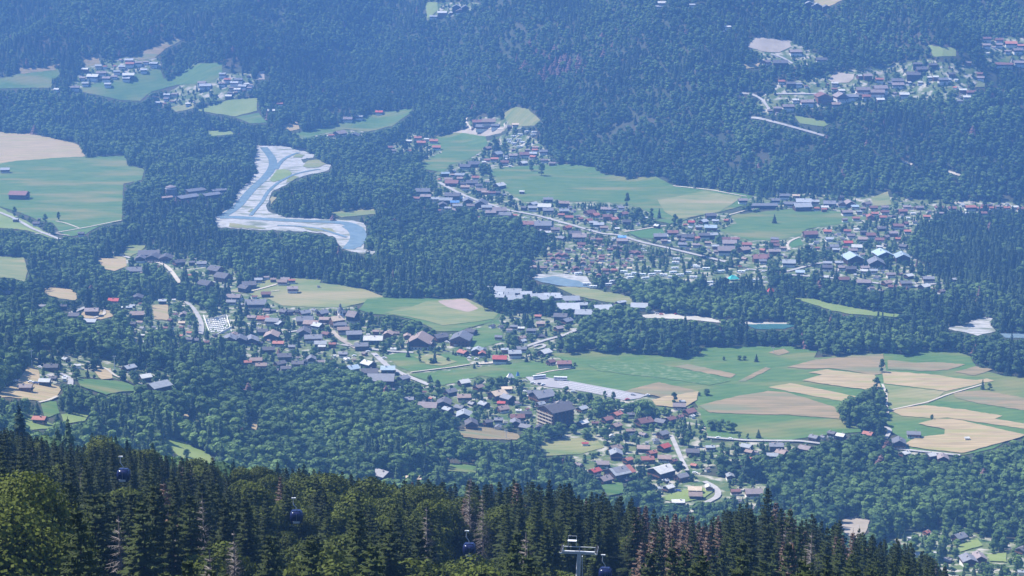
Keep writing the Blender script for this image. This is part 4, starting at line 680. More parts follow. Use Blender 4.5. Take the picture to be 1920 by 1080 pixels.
# five-storey apartment block with balconies
x, y, z, dp = place(1042, 765, 15); wm = 66 / FPX * dp; W = wm / 1.42; L = W * 1.0; hh = 15.5; e = empty('apartment_building', (x, y, z), R(36)); tag(e, "tall grey-roofed apartment block with balconies on every storey", 'building')
gable_walls(L, W, -2, hh, R(17)).build('wall', M['wood2'], e); rm, zr = gable_roof(L, W, hh, R(17), 1.6, .4); ro = rm.build('roof', M['rd'], e); MB().box((2, 1, zr), (2.2, 2, 2.4)).build('chimney', M['brick'], ro)
for fl in range(5):
    zz = 1.0 + fl * 2.85
    MB().box((-L / 2 - .9, 0, zz), (1.7, W * .96, .2)).box((-L / 2 - 1.7, 0, zz + .55), (.08, W * .96, .9)).build('balcony', M['cream'], e)
    MB().box((0, -W / 2 - .8, zz), (L * .96, 1.5, .2)).box((0, -W / 2 - 1.5, zz + .55), (L * .96, .08, .9)).build('balcony', M['wood'], e)
    for i in range(5): MB().box((-L / 2 - .06, (i - 2) * W / 5.2, zz + 1.35), (.1, 2.4, 2.0)).build('window', M['glass'], e)
    for i in range(5): MB().box(((i - 2) * L / 5.2, -W / 2 - .06, zz + 1.35), (2.2, .1, 1.9)).build('window', M['glass'], e)
for i in range(6): MB().box((-L / 2 - 1.6, (i - 2.5) * W / 5.2, 7), (.18, .18, 14.5)).build('post', M['cream'], e)
mask([(1010, 752), (1074, 752), (1074, 792), (1010, 792)], PROT, y)
# silo, tent, greenhouse roof, cemetery
x, y, z, dp = place(321, 361, 5); e = empty('silo', (x, y, z)); MB().lathe([(7.5, -1), (7.5, 11), (7.0, 13), (0.1, 15.5)], 24).build('drum', M['rp'], e, smooth=False); MB().lathe([(7.7, 10.3), (7.7, 11.2), (7.5, 11.3)], 24).build('rim', M['steel'], e); tag(e, "squat round storage silo left of the sawmill sheds", 'silo')
mask([(311, 350), (333, 350), (333, 368), (311, 368)], PROT, y)
def tent(px_, py_, w, mat, label):
    x, y, z, dp = place(px_, py_, 3); s = w / FPX * dp / 2; e = empty('tent', (x, y, z), .3); m = MB(); b = [(-s, -s * .7, 2.4), (s, -s * .7, 2.4), (s, s * .7, 2.4), (-s, s * .7, 2.4)]; t = [(-s * .35, 0, 6.5), (s * .35, 0, 6.0)]
    m.V = [Vector(v) for v in b + t]; m.F = [[0, 1, 5, 4], [1, 2, 5], [2, 3, 4, 5], [3, 0, 4]]; m.build('canopy', M[mat], e)
    m2 = MB(); 
    for (a, b_, _) in b: m2.tube((a, b_, -1), (a, b_, 2.45), .12, .12, 6)
    m2.build('poles', M['steel'], e); tag(e, label, 'tent'); mask([(px_ - w / 2, py_ - 5), (px_ + w / 2, py_ - 5), (px_ + w / 2, py_ + 6), (px_ - w / 2, py_ + 6)], PROT, y)
tent(1375, 521, 19, 'tent', "large turquoise marquee among tall spruces on the campsite"); tent(957, 706, 14, 'white', "white peaked tent at the left end of the parking lot")
tent(1445, 545, 13, 'rR', "bright red canopy at the wood edge right of the campsite"); tent(1294, 646, 11, 'tent', "turquoise arched shed roof beside the green plain"); tent(971, 703, 6, 'rB', "small blue canopy beside the white peaked tent")
x, y, z, dp = place(1285, 640, 3); e = empty('shed', (x, y, z), 0.05); L, W = 15, 9; gable_walls(L, W, -2, 3, R(15)).build('wall', M['wood2'], e); gable_roof(L, W, 3, R(15), .6)[0].build('roof', M['rb'], e); tag(e, "low brown-roofed shed beside the turquoise arched roof", 'shed')
# cemetery: white outer walls and rows of graves
cx = [(382, 600), (425, 596), (434, 622), (396, 628)]; CXY = [tuple(float(a[0]) for a in unproj(*p)) for p in cx]
cwr = empty('cemetery_wall', (CXY[0][0], CXY[0][1], float(gz(CXY[0][0], CXY[0][1])))); tag(cwr, "low white wall enclosing the cemetery", 'wall')
for i in range(4):
    a = CXY[i]; b = CXY[(i + 1) % 4]; L = math.hypot(a[0] - b[0], a[1] - b[1]); cxm = (a[0] + b[0]) / 2; cym = (a[1] + b[1]) / 2; o0 = cwr.location
    MB().box((cxm - o0.x, cym - o0.y, float(gz(cxm, cym)) + .9 - o0.z), (L, .6, 2.6), math.atan2(b[1] - a[1], b[0] - a[0])).build('wall_section', M['white'], cwr)
mask(cx, PROT, 1e9); gr = 0
gmesh = MB().box((0, 0, .25), (1.1, 2.1, .6)).box((0, .95, .8), (.9, .25, 1.0)).me('gravestone', M['white'])
rw = ['first', 'second', 'third', 'fourth', 'fifth', 'sixth', 'seventh', 'eighth', 'ninth']
for v in range(7):
    for u in range(9):
        if random.random() < .12: continue
        uu, vv = (u + .8) / 10, (v + .7) / 8; ax = CXY[0][0] * (1 - uu) + CXY[1][0] * uu; ay = CXY[0][1] * (1 - uu) + CXY[1][1] * uu; bx = CXY[3][0] * (1 - uu) + CXY[2][0] * uu; by = CXY[3][1] * (1 - uu) + CXY[2][1] * uu
        X_ = ax * (1 - vv) + bx * vv; Y_ = ay * (1 - vv) + by * vv; o = obj('grave', gmesh, None, (X_, Y_, float(gz(X_, Y_)) + .3), random.uniform(-.1, .1)); o.scale = (1.5, 1.5, 1.5)
        tag(o, f"white grave in the cemetery, {rw[v]} row from the back, {ORDN[u]} place from the left", 'grave', 'graves in the cemetery')
# label the plain houses
grp = {}
for H_ in HOUSES:
    if H_[5] is None: continue
    grp.setdefault((H_[5], H_[4]), []).append(H_)
for (pl, col), L_ in grp.items():
    L_.sort(key=lambda q: q[1]); noun = {True: 'chalet', False: 'cabin'}
    for i_, q in enumerate(L_):
        e = q[0]; size = 'small ' if q[6] < 8 else ('large ' if q[6] > 19 else '')
        if len(L_) == 1: lb = f"{size}house with the only {CW[col]} roof {pl}"
        else: lb = f"{size}{CW[col]}-roofed house {pl}, {ORDN[i_]} from the left of these"
        tag(e, lb, 'house', 'houses ' + pl)
HLAB = [(a, b, HOUSES[k][0]['label']) for a, b, k in HLAB]
def shortl(s): return s.split(', ')[0] if len(s.split()) > 9 else s
HLAB = [(a, b, (s.replace(' from the left of these', '').replace('house ', 'house ') if len(s.split()) < 14 else s.split(',')[0])) for a, b, s in HLAB]
# ------------------------------------------------------------------ campers, buses, cars
def vehicle(kind, paint):
    root = bpy.data.objects.new(kind, None); P = []
    if kind == 'coach':
        b = MB(); b.prism([(-1.25, .5), (1.25, .5), (1.25, 2.9), (1.05, 3.3), (-1.05, 3.3), (-1.25, 2.9)], -6, 6); P.append(('body', b.me('body', M[paint]), []))
        w_ = MB(); w_.box((0, -1.27, 2.25), (11, .05, .95)).box((0, 1.27, 2.25), (11, .05, .95)).box((-6.02, 0, 2.2), (.05, 2.2, 1.3)).box((6.02, 0, 2.2), (.05, 2.2, 1.2)); P.append(('window_band', w_.me('window_band', M['glass']), []))
        wh = [(-3.8, 1.1), (-3.8, -1.1), (3.2, 1.1), (3.2, -1.1)]; rad = .5
    elif kind == 'car':
        b = MB(); b.prism([(-.85, .35), (.85, .35), (.88, .85), (.7, .95), (-.7, .95), (-.88, .85)], -2.1, 2.1).box((-.2, 0, 1.18), (2.2, 1.35, .5)); P.append(('body', b.me('body', M[paint]), []))
        w_ = MB(); w_.box((-.2, 0, 1.17), (2.24, 1.4, .34)); P.append(('window_band', w_.me('window_band', M['glass']), [])); wh = [(-1.3, .8), (-1.3, -.8), (1.3, .8), (1.3, -.8)]; rad = .33
    else:
        b = MB(); b.prism([(-1.2, .5), (1.2, .5), (1.2, 2.4), (0, 2.7), (-1.2, 2.4)], -3.6, 3.6); P.append(('body', b.me('body', M[paint]), []))
        w_ = MB(); w_.box((-1.4, -1.22, 1.7), (1.3, .05, .7)).box((1.4, -1.22, 1.7), (1.3, .05, .7)); P.append(('window_band', w_.me('window_band', M['glass']), [])); wh = [(0, 1.1), (0, -1.1)]; rad = .35
    for (xx, yy) in wh: P.append(('wheel', MB().tube((xx, yy - .13, rad), (xx, yy + .13, rad), rad, rad, 12).me('wheel', M['rubber']), []))
    return P
VP_ = {}
def park(kind, paint, px_, py_, yaw, label, group, up=1.0, s=1.0):
    if (kind, paint) not in VP_: VP_[(kind, paint)] = vehicle(kind, paint)
    X_, Y_, _ = unproj(px_, py_ + 2 * up * .8); e = empty(kind, (float(X_[0]), float(Y_[0]), float(gz(X_, Y_)[0]) + .9), yaw); e.scale = (s, s, s)
    for nm, me, _ in VP_[(kind, paint)]: obj(nm, me, e)
    mask([(px_ - 4, py_ - 2), (px_ + 4, py_ - 2), (px_ + 4, py_ + 3), (px_ - 4, py_ + 3)], PROT, float(Y_[0])); tag(e, label, dict(coach='bus', car='car', caravan='caravan')[kind], group)
park('coach', 'cw', 1011, 710, R(18), "white coach with dark window band, left of the two", None); park('coach', 'cw', 1051, 713, R(-8), "white coach parked on the lot, right of the two", None)
CARS = [(1012,721,'ck'),(1018,722,'cw'),(1079,738,'ck'),(1074,735,'cw'),(1187,741,'cg'),(1214,742,'cw'),(1176,750,'cr'),(999,719,'cw'),(985,735,'cw'),(990,745,'cw'),(985,715,'cg'),(706,668,'cg'),(720,672,'cw'),(690,660,'cw'),(664,668,'cw'),(838,642,'cw'),(846,644,'cg'),(854,648,'cw'),(880,672,'cw'),(893,674,'cw'),
 (1252,895,'cg'),(1240,893,'cw'),(1246,902,'cw'),(1262,920,'cw'),(1272,922,'cb'),(1346,822,'cw'),(1370,824,'cw'),(1303,888,'cw'),(405,520,'cw'),(412,522,'cg'),(402,531,'cw'),(420,536,'cw'),(288,497,'cr'),(318,510,'cg'),(310,506,'ck'),(486,609,'cw'),(470,612,'cg'),(490,624,'cw'),(1186,478,'cw'),(1208,462,'cw'),(1205,467,'cw'),(1209,471,'cw'),(1100,430,'ck'),(1108,433,'cw'),(1124,434,'cb'),(1118,429,'cw'),(1050,418,'cw'),(1030,412,'cg'),(1433,520,'cw'),(1430,510,'cw'),(1436,530,'cw'),(1428,495,'cg'),(1432,502,'cw'),(1400,507,'cw'),(1388,500,'cr'),(1640,523,'cw'),(1660,530,'cb'),(1712,532,'cw'),(1515,501,'ck'),(1608,508,'cw'),(985,409,'cw'),(995,412,'cg'),(1010,414,'cw'),(900,392,'cw'),(880,388,'cw'),(915,396,'cg'),(1240,590,'cr'),(1225,586,'cw'),(1232,588,'cg'),(1268,589,'cr'),(75,690,'cw'),(58,718,'cw'),(68,720,'cb'),(30,716,'cw'),(121,709,'cw')]
CC = dict(cw='white', cg='silver grey', cb='dark blue', cr='red', ck='black')
near_l = [(a, b, s) for a, b, s in HLAB]
def nearest(px_, py_):
    d_, a_, s_ = min((math.hypot(px_ - a, (py_ - b) * 1.4), a, s) for a, b, s in near_l); s_ = s_.replace(' from the left', '')
    return ('left of ' if px_ < a_ - 5 else ('right of ' if px_ > a_ + 5 else 'in front of ')) + 'the ' + s_
for cx_, cy_, cp in CARS: park('car', cp, cx_, cy_, random.uniform(-.6, .6), f"{CC[cp]} car {nearest(cx_, cy_)}", 'parked cars in the villages')
CARAV = [(976,254),(963,257),(989,248),(955,264),(957,268),(973,264),(963,271),(979,268),(1002,249),(975,277),(1000,254),(1232,512),(1222,517),(1290,513),(1210,524),(1324,506),(1244,518),(1346,511),(1352,511),(1275,518),(1265,505),(1267,495),(1268,488),(1170,512),(1178,518),(1182,523),(1190,515),(1084,515),(1150,530),(1300,522),(1330,532),(1338,537),(1300,500),(1306,503),(1262,513),(1204,517),(1416,528),(1390,512),(1100,535),(1112,540),(1140,536),(1260,522)]
RWD = ['first', 'second', 'third', 'fourth', 'fifth', 'sixth', 'seventh', 'eighth', 'ninth', 'tenth', 'eleventh'] + ORDN[11:]
ga = sorted([c for c in CARAV if c[1] < 400]); gb = sorted([c for c in CARAV if c[1] >= 400])
for L_, plc in ((ga, 'in the small park above the northern hamlet'), (gb, 'on the wooded riverside campsite')):
    for i_, (cx_, cy_) in enumerate(L_): park('caravan', 'cw', cx_, cy_, random.uniform(-.3, .4), f"white caravan {plc}, {ORDN[i_]} from the left", 'caravans ' + plc, s=1.15)
# ------------------------------------------------------------------ poles
def pole(px_, pb, pt_, label, arms=1, ymin=650):
    X_, Y_, _ = unproj(px_, pb, ymin); X_, Y_ = float(X_[0]), float(Y_[0]); z = float(gz(X_, Y_)); dp = float(proj(X_, Y_, z)[2]); h_ = (pb - pt_) / FPX * dp
    e = empty('utility_pole', (X_, Y_, z), .2); MB().tube((0, 0, -1), (0, 0, h_), .28, .2, 8).build('mast', M['steel'], e)
    for k_ in range(arms): MB().box((0, 0, h_ - .7 - k_ * 1.4), (3.0, .25, .25)).box((-1.3, 0, h_ - .3 - k_ * 1.4), (.16, .16, .5)).box((1.3, 0, h_ - .3 - k_ * 1.4), (.16, .16, .5)).build('crossarm', M['steel'], e)
    tag(e, label, 'pole', 'power line poles'); mask([(px_ - 1.5, pt_), (px_ + 1.5, pt_), (px_ + 1.5, pb), (px_ - 1.5, pb)], PROT, Y_)
pole(60, 686, 655, "tall pale power pole above the left hay slope"); pole(215, 692, 666, "pale power pole where the hillside tracks meet"); pole(949, 823, 804, "twin-armed pole at the edge of the brown field", 2); pole(370, 777, 768, "short pole in the small clearing beside the left wood"); pole(1450, 662, 650, "thin pole in the far green field", 1)
# ------------------------------------------------------------------ gondola lift
def at(px_, py_, yy): dx, dy, dz = rays(px_, py_); return Vector((float(dx / dy) * yy, yy, H + float(dz / dy) * yy))
CABS = [(232, 890, 352, 'leftmost'), (556, 968, 346, 'second'), (880, 1030, 340, 'third'), (1135, 1076, 332, 'rightmost')]
def cabin_parts():
    P = []; b = MB(); n = 20; prof = [(.45, -1.18), (.95, -1.10), (1.10, -.6), (1.16, .1), (1.05, .75), (.80, 1.02), (.15, 1.12)]; base = len(b.V)
    for r_, z_ in prof:
        for i in range(n):
            t = 2 * math.pi * i / n; c, s = math.cos(t), math.sin(t); f = (abs(c) ** 4 + abs(s) ** 4) ** -.25; b.V.append(Vector((r_ * f * c * 1.05, r_ * f * s, z_)))
    for k_ in range(len(prof) - 1):
        for i in range(n): j = (i + 1) % n; b.F.append([k_ * n + i, k_ * n + j, (k_ + 1) * n + j, (k_ + 1) * n + i])
    b.F.append(list(range(n))[::-1]); b.F.append([(len(prof) - 1) * n + i for i in range(n)])
    P.append(('body', b.me('body', M['cabin'], True)))
    P.append(('door_frame', MB().box((.05, -1.16, -.05), (.09, .05, 1.75)).me('door_frame', M['rg']))); P.append(('roof_rack', MB().box((0, 0, 1.13), (1.5, .9, .07)).me('roof_rack', M['cabin'])))
    P.append(('hanger', MB().tube((0, 0, 1.1), (-.05, 0, 1.6), .07, .07, 8).tube((-.05, 0, 1.6), (-.55, 0, 2.3), .07, .07, 8).tube((-.55, 0, 2.3), (-.5, 0, 3.35), .07, .07, 8).me('hanger', M['steel'])))
    P.append(('grip', MB().box((-.42, 0, 3.42), (.75, .3, .22)).me('grip', M['steel']))); P.append(('ski_rack', MB().box((0, -1.2, -.75), (1.2, .12, .35)).me('ski_rack', M['steel']))); return P
CP = cabin_parts(); cab_pts = []
for i_, (cx_, cy_, cd_, wd_) in enumerate(CABS):
    p = at(cx_, cy_, cd_); e = empty('gondola_cabin', p, random.uniform(-.15, .15))
    for nm, me in CP: obj(nm, me, e)
    tag(e, f"dark blue gondola cabin hanging over the near forest, {wd_} of the four" + ('' if i_ in (0, 3) else ' from the left'), 'gondola', 'gondola cabins on the lift'); cab_pts.append(p + Vector((-.42, 0, 3.53)))
pt = at(1086, 1034, 326); pb = float(gz(pt.x, pt.y)); e = empty('lift_pylon', (pt.x, pt.y, pb), -.12); hh = pt.z - pb
tag(e, "grey steel lift pylon with crossarm and wheel sets, rising from the forest", 'pylon')
MB().tube((-.9, 0, -1), (0, 0, hh - .5), .5, .36, 16).build('mast', M['steel'], e, smooth=False)
ca = MB().box((0, 0, hh - .2), (6.2, .45, .45)).box((0, 0, hh + .8), (5.6, .12, .12)).box((-2.7, 0, hh + .3), (.12, .12, 1.2)).box((2.7, 0, hh + .3), (.12, .12, 1.2)).box((0, 0, hh + .3), (.12, .12, 1.2)); arm = ca.build('crossarm', M['steel'], e)
for sx in (-3.0, 3.0):
    m = MB().box((sx, 0, hh + .25), (.35, 3.8, .2)); 
    whl = m.build('wheel_beam', M['steel'], e)
    for k_ in range(6): MB().tube((sx - .12, (k_ - 2.5) * .62, hh + .48), (sx + .12, (k_ - 2.5) * .62, hh + .48), .24, .24, 12).build('wheel', M['rubber'], whl)
MB().box((-1.2, 0, hh + 1.9), (1.5, .8, .07)).box((-1.9, 0, hh + 1.3), (.1, .1, 1.1)).box((-.5, 0, hh + 1.3), (.1, .1, 1.1)).box((-1.2, .4, hh + 2.6), (1.5, .04, .04)).box((-1.9, .4, hh + 2.2), (.05, .05, .8)).box((-.5, .4, hh + 2.2), (.05, .05, .8)).build('work_platform', M['steel'], e)
MB().box((.5, .48, hh / 2), (.1, .5, hh - 2)).build('ladder', M['steel'], e)
cb = MB(); a_ = cab_pts[0] + (cab_pts[0] - cab_pts[1]) * 1.2; pts = [a_] + cab_pts + [cab_pts[3] + (cab_pts[3] - cab_pts[2]) * 2]
for i_ in range(len(pts) - 1):
    q0, q1 = pts[i_], pts[i_ + 1]
    for k_ in range(6):
        f0, f1 = k_ / 6, (k_ + 1) / 6; sg = lambda f: Vector((0, 0, -1.0 * 4 * f * (1 - f) * .3)); cb.tube(q0.lerp(q1, f0) + sg(f0), q0.lerp(q1, f1) + sg(f1), .016, .016, 5, False)
o = cb.build('haul_cable', M['rubber']); tag(o, "thin steel haul cable linking the four gondola cabins", 'cable')
# ------------------------------------------------------------------ which tree stands where
def cell(px, py):
    i = ((np.asarray(py) + 60) // 2).astype(int); j = ((np.asarray(px) + 100) // 2).astype(int); ok = (i >= 0) & (i < MH) & (j >= 0) & (j < MW)
    return np.clip(i, 0, MH - 1), np.clip(j, 0, MW - 1), ok
def clash(X, Y, Z, h, r):
    bad = np.zeros(len(X), bool)
    for fz in (0.0, .3, .6, .92):
        for fx in (-.75, 0, .75):
            px, py, _ = proj(X + fx * r * (1 if 0 < fz < .9 else .35), Y, Z + h * fz); i, j, ok = cell(px, py); bad |= ok & (Y < PROT[i, j] + 6) & (PROT[i, j] > 0)
    return bad
for q_ in ([(1566,806),(1570,762),(1590,742),(1612,738),(1625,720),(1662,734),(1664,770),(1664,806)], [(888,738),(895,722),(915,706),(960,706),(988,712),(1000,728),(985,738),(930,732)], [(1088,775),(1120,762),(1180,758),(1252,768),(1240,788),(1180,800),(1110,792)], [(1316,808),(1322,785),(1350,782),(1384,792),(1380,812)],
   [(1340,590),(1360,575),(1372,592),(1356,604)], [(1000,590),(1010,572),(1044,572),(1044,592)], [(1330,640),(1500,640),(1530,652),(1480,646),(1400,646),(1330,648)], [(800,160),(820,154),(826,168)], [(305,145),(320,132),(345,126),(366,112),(362,128),(335,142),(310,152)], [(90,168),(92,148),(112,138),(130,146),(130,170)]):
    mask(q_, PROT) if False else None
    P_ = np.asarray(q_, float); ins = inpoly(_mx, _my, P_); PROT[ins & (PROT > 1e8)] = 0; VILL[ins] = False
s0 = 7.9; ys = np.arange(560, 5000, s0 * .94); XX = []; YY = []
for k, y in enumerate(ys):
    st = s0 * (1.0 if y < 2400 else 1.12); n = int(2 * .285 * y / st); x = (np.arange(n) - n / 2 + .5 * (k % 2)) * st; XX.append(x); YY.append(np.full(n, y))
X = np.concatenate(XX); Y = np.concatenate(YY); X = X + rng.uniform(-2.6, 2.6, len(X)); Y = Y + rng.uniform(-2.6, 2.6, len(Y)); Z = gz(X, Y)
px, py, dep = proj(X, Y, Z); keep = (py > -190) & (py < 1100) & ((py > -50) | (rng.random(len(X)) < .75)); X, Y, Z, px, py, dep = [a[keep] for a in (X, Y, Z, px, py, dep)]
# ground hidden behind the near ridge is left bare
i, j, ok = cell(px, py); vil = VILL[i, j] & ok
nz = fbm(X / 90, Y / 90, 3); nz2 = fbm(X / 35 + 9, Y / 35 + 4, 2)
def bump(cx, cy, rx, ry): return np.exp(-(((px - cx) / rx) ** 2 + ((py - cy) / ry) ** 2))
mtn0 = np.clip((Y - np.interp(X, FBX, FBY)) / 150, 0, 1)
pc = 0.20 - .10 * mtn0 + nz * (.8 + 1.1 * mtn0) + .65 * bump(1850, 480, 200, 90) + .55 * bump(720, 540, 230, 40) + .45 * bump(1450, 545, 260, 30) + .5 * bump(330, 430, 200, 40) + .3 * bump(120, 220, 260, 40) + .35 * bump(560, 380, 80, 40) \
     - .45 * bump(700, 800, 420, 70) - .35 * bump(1150, 640, 160, 30) - .3 * bump(1700, 930, 300, 90) - .3 * bump(800, 450, 110, 40) + .4 * bump(230, 830, 130, 60) - .2 * bump(960, 120, 700, 130)
con = rng.random(len(X)) < np.clip(pc, .04, .95)
hs = rng.uniform(.66, 1.28, len(X)) * (1 + .25 * nz2); mtn = np.clip((Y - np.interp(X, FBX, FBY)) / 150, 0, 1); h = np.where(con, (19 - 3 * mtn) * hs, (13.5 - 2.0 * mtn) * hs)
cov = rng.random(len(X)); gap = fbm(X / 60 + 50, Y / 60, 2)
keep = np.where(vil, (cov < .60 + .5 * gap), cov < np.where(gap > .38, .45, .97)); h = np.where(vil, h * rng.uniform(.30, .80, len(X)), h)
for (cx_, cy_, rx_, ry_) in ((1290, 525, 150, 22), (1020, 530, 60, 14), (1440, 545, 40, 14)): keep &= (rng.random(len(X)) > .45 * bump(cx_, cy_, rx_, ry_))
r = np.where(con, h * .185, h * .40)
i0, j0, ok0 = cell(px, py); base_bad = ok0 & (PROT[i0, j0] > 0) & (Y < PROT[i0, j0] + 6); keep &= ~base_bad
cl = np.zeros(len(X), bool)
for f_ in (1.0, .7, .7, .75):
    h = np.where(cl, h * f_, h); r = np.where(cl, r * (f_ + .12), r); cl = clash(X, Y, Z, h, r)
keep &= ~cl
X, Y, Z, px, py, dep, con, h, r, vil, nz, nz2, mtn = [a[keep] for a in (X, Y, Z, px, py, dep, con, h, r, vil, nz, nz2, mtn)]
rust = (rng.random(len(X)) < (.004 + .9 * bump(1050, 125, 34, 18) + .6 * bump(1030, 145, 16, 16) + .22 * bump(990, 90, 40, 40) + .25 * bump(1660, 870, 20, 25) + .3 * bump(1555, 895, 18, 12) + .2 * bump(1865, 190, 12, 20) + .25 * bump(1530, 885, 14, 12) + .2 * bump(1130, 95, 20, 20)))
tint = np.clip(.45 + 1.3 * fbm(X / 110 + 3, Y / 110, 3) + rng.normal(0, .2, len(X)), -.2, 1.4)
tint += .35 * bump(1430, 560, 30, 12) + .5 * bump(1350, 600, 60, 16) + .4 * bump(1770, 95, 40, 12)
TREES = []   # x, y, z, h, kind, tint, near?
SINGLE = []  # individuals of mid distance
# ---- near forest on the slope below the viewpoint
RIDGE = np.array([(-300,770),(0,792),(60,812),(130,828),(200,822),(290,848),(400,862),(440,884),(540,872),(650,880),(700,902),(760,896),(900,890),(1000,898),(1040,894),(1110,914),(1190,928),(1250,955),(1330,965),(1400,935),(1440,914),(1500,952),(1560,965),(1650,1000),(1700,1002),(1740,1030),(1800,1072),(1850,1095),(2200,1180)], float)
CAB = [(232, 890, 352), (556, 968, 346), (880, 1032, 340), (1135, 1072, 332)]
PYL = (1086, 1045, 326)
near = []
for k, y in enumerate(np.arange(150, 540, 6.4)):
    st = 6.0 if y > 330 else 5.4; n = int(2 * .30 * y / st) + 3
    for m_ in range(n):
        x = (m_ - n / 2 + .5 * (k % 2)) * st + random.uniform(-2, 2); yy = y + random.uniform(-2.5, 2.5); z = float(gz(x, yy)); p0 = proj(x, yy, z)
        f = float(fbm(x / 22 + 2, yy / 22, 2)); leafy = math.exp(-((p0[0] - 760) / 330) ** 2) * .62 * (yy < 450) + .5 * math.exp(-((p0[0] + 20) / 140) ** 2) * (yy < 260) + f * .5
        kind = 'leaf' if random.random() < leafy - .05 else 'spruce'
        hh = random.uniform(15, 29) if kind == 'spruce' else random.uniform(13, 19)
        tp = proj(x, yy, z + hh); lim = float(np.interp(tp[0], RIDGE[:, 0], RIDGE[:, 1])) + abs(random.gauss(0, 13)) + max(0, (430 - yy)) * .30
        if tp[1] < lim:   # shorten so that the skyline of tips follows the photo's
            ang = A0 + (lim - 540) / FPX; hh = (H - yy * math.tan(ang)) - z
        if hh < 7: continue
        rr = hh * (.145 if kind == 'spruce' else .32)
        if hh < 12 and kind == 'spruce': rr = hh * .18
        bad = False
        for cx, cy, cd in CAB + [(PYL[0], PYL[1] + 10, PYL[2])]:
            if yy < cd + 4:
                w_ = rr * FPX / p0[2]
                if abs(p0[0] - cx) < w_ + 14 and proj(x, yy, z + hh)[1] < cy + 26:
                    ang = A0 + (cy + 30 - 540) / FPX; hh = (H - yy * math.tan(ang)) - z; rr = hh * .16
                    if hh < 6: bad = True
        if bad: continue
        tx = proj(x, yy, z + hh)[0]; ty = proj(x, yy, z + hh)[1]
        b = lambda cx, cy, rx, ry: math.exp(-(((tx - cx) / rx) ** 2 + ((ty - cy) / ry) ** 2))
        if kind == 'spruce' and random.random() < .015 + .9 * b(1290, 990, 42, 45) + .55 * b(1465, 975, 28, 60) + .35 * b(1210, 960, 16, 30) + .6 * b(1345, 985, 14, 30) + .25 * b(330, 850, 40, 25) + .25 * b(900, 940, 40, 40) + .15*b(1600,1030,120,30): kind = 'rust'
        elif kind == 'spruce' and random.random() < .02 + .3 * b(230, 980, 30, 40) + .2 * b(370, 960, 50, 60) + .35 * b(440, 1020, 20, 30) + .3 * b(890, 930, 25, 30): kind = 'snag'
        tt = .25 + .4 * random.random() + (.55 * b(0, 1000, 200, 90)) + .3 * b(620, 950, 80, 30) + .25 * b(1620, 1040, 120, 60) + .2 * b(300, 1000, 150, 60)
        if kind == 'leaf': tt += .15
        near.append((x, yy, z, hh, kind, tt, proj(x, yy, z)[2], tx, ty))
# one bare snag with wide branches, and the yellow-green maple in the lower left corner
for cx, ty_, yy, hh, kind, tt in ((222, 968, 225, 22, 'snag', .5), (438, 1020, 250, 20, 'snag', .5), (880, 905, 400, 24, 'snag', .5), (905, 915, 395, 22, 'snag', .5), (42, 925, 205, 17, 'leaf', 1.9), (-20, 975, 190, 16, 'leaf', 1.8), (100, 1035, 190, 14, 'leaf', 1.6), (1440, 912, 430, 27, 'spruce', .3), (1010, 905, 420, 25, 'spruce', .3), (398, 856, 420, 24, 'spruce', .3)):
    dx, dy, dz = rays(cx, ty_); x = float(dx / dy * yy); zt = H + float(dz / dy) * yy; z = float(gz(x, yy)); hh = zt - z
    near = [t for t in near if not (math.hypot(t[0] - x, t[1] - yy) < (4 if kind != 'snag' else 3) or (kind in ('snag',) and t[1] < yy and abs(t[7] - cx) < 38 and t[8] < ty_ + 95 and t[1] > yy - 60))]
    near.append((x, yy, z, hh, kind, tt, proj(x, yy, z)[2], cx, ty_))
near.sort(key=lambda t: t[6])
CNT = dict(spruce=0, leaf=0, rust=0, snag=0)
KN = dict(spruce='spruce_tree', leaf='broadleaf_tree', rust='dead_spruce', snag='dead_spruce')
COLS = [(-999, 120, 'in the bottom left corner'), (120, 330, 'below the leftmost gondola cabin'), (330, 480, 'between the two left gondola cabins'), (480, 640, 'around the second gondola cabin'), (640, 820, 'between the second and third gondola cabins'), (820, 960, 'around the third gondola cabin'), (960, 1130, 'by the lift pylon'), (1130, 1240, 'right of the lift pylon'), (1240, 1400, 'around the rusty brown stand'), (1400, 1520, 'by the tall lone spruce tip'), (1520, 1680, 'under the sandy clearing'), (1680, 2999, 'at the bottom right corner')]
WORDS = dict(spruce='dark green spruce', leaf='leafy green tree', rust='dead rusty brown spruce', snag='bare grey dead spruce')
EXTRA = {'spruce': [], 'leaf': [], 'rust': []}
cells = {}
for t in near:
    x, y, z, hh, kind, tt, dp, tx, ty = t; lim = 272 if kind in ('spruce',) else (235 if kind == 'leaf' else 140)
    if ty > 1150 or CNT[kind] >= lim or abs(tx - 960) > 1060:
        if ty < 1200 and kind != 'snag': EXTRA['spruce' if kind != 'leaf' else 'leaf'].append(t)
        continue
    CNT[kind] += 1; P = PR[kind]; p = P[random.randrange(len(P))]; p = MAPLE if (kind == 'leaf' and tt >= 1.5 and y < 210) else p
    e = empty(KN[kind], (x, y, z), random.uniform(0, 6.28)); sc_ = hh / p['h']; e.scale = (sc_ * random.uniform(.9, 1.5) * (.85 if kind == 'leaf' else 1),) * 2 + (sc_,)
    if kind == 'snag' and (tx in (222, 438)): e.scale = (sc_ * 1.5, sc_ * 1.5, sc_)
    o = obj('trunk', p['trunk'], e)
    if p['crown'] is not None: o = obj('crown', p['crown'], e); o['tint'] = float(tt)
    colw = next(c for c in COLS if c[0] <= tx < c[1])[2]; rid = ty - np.interp(tx, RIDGE[:, 0], RIDGE[:, 1])
    row = 'along the top edge of the near forest' if rid < 28 else ('in the middle of the near forest' if rid < 95 else 'low in the near forest')
    cells.setdefault((kind, colw, row), []).append((tx, e, hh))
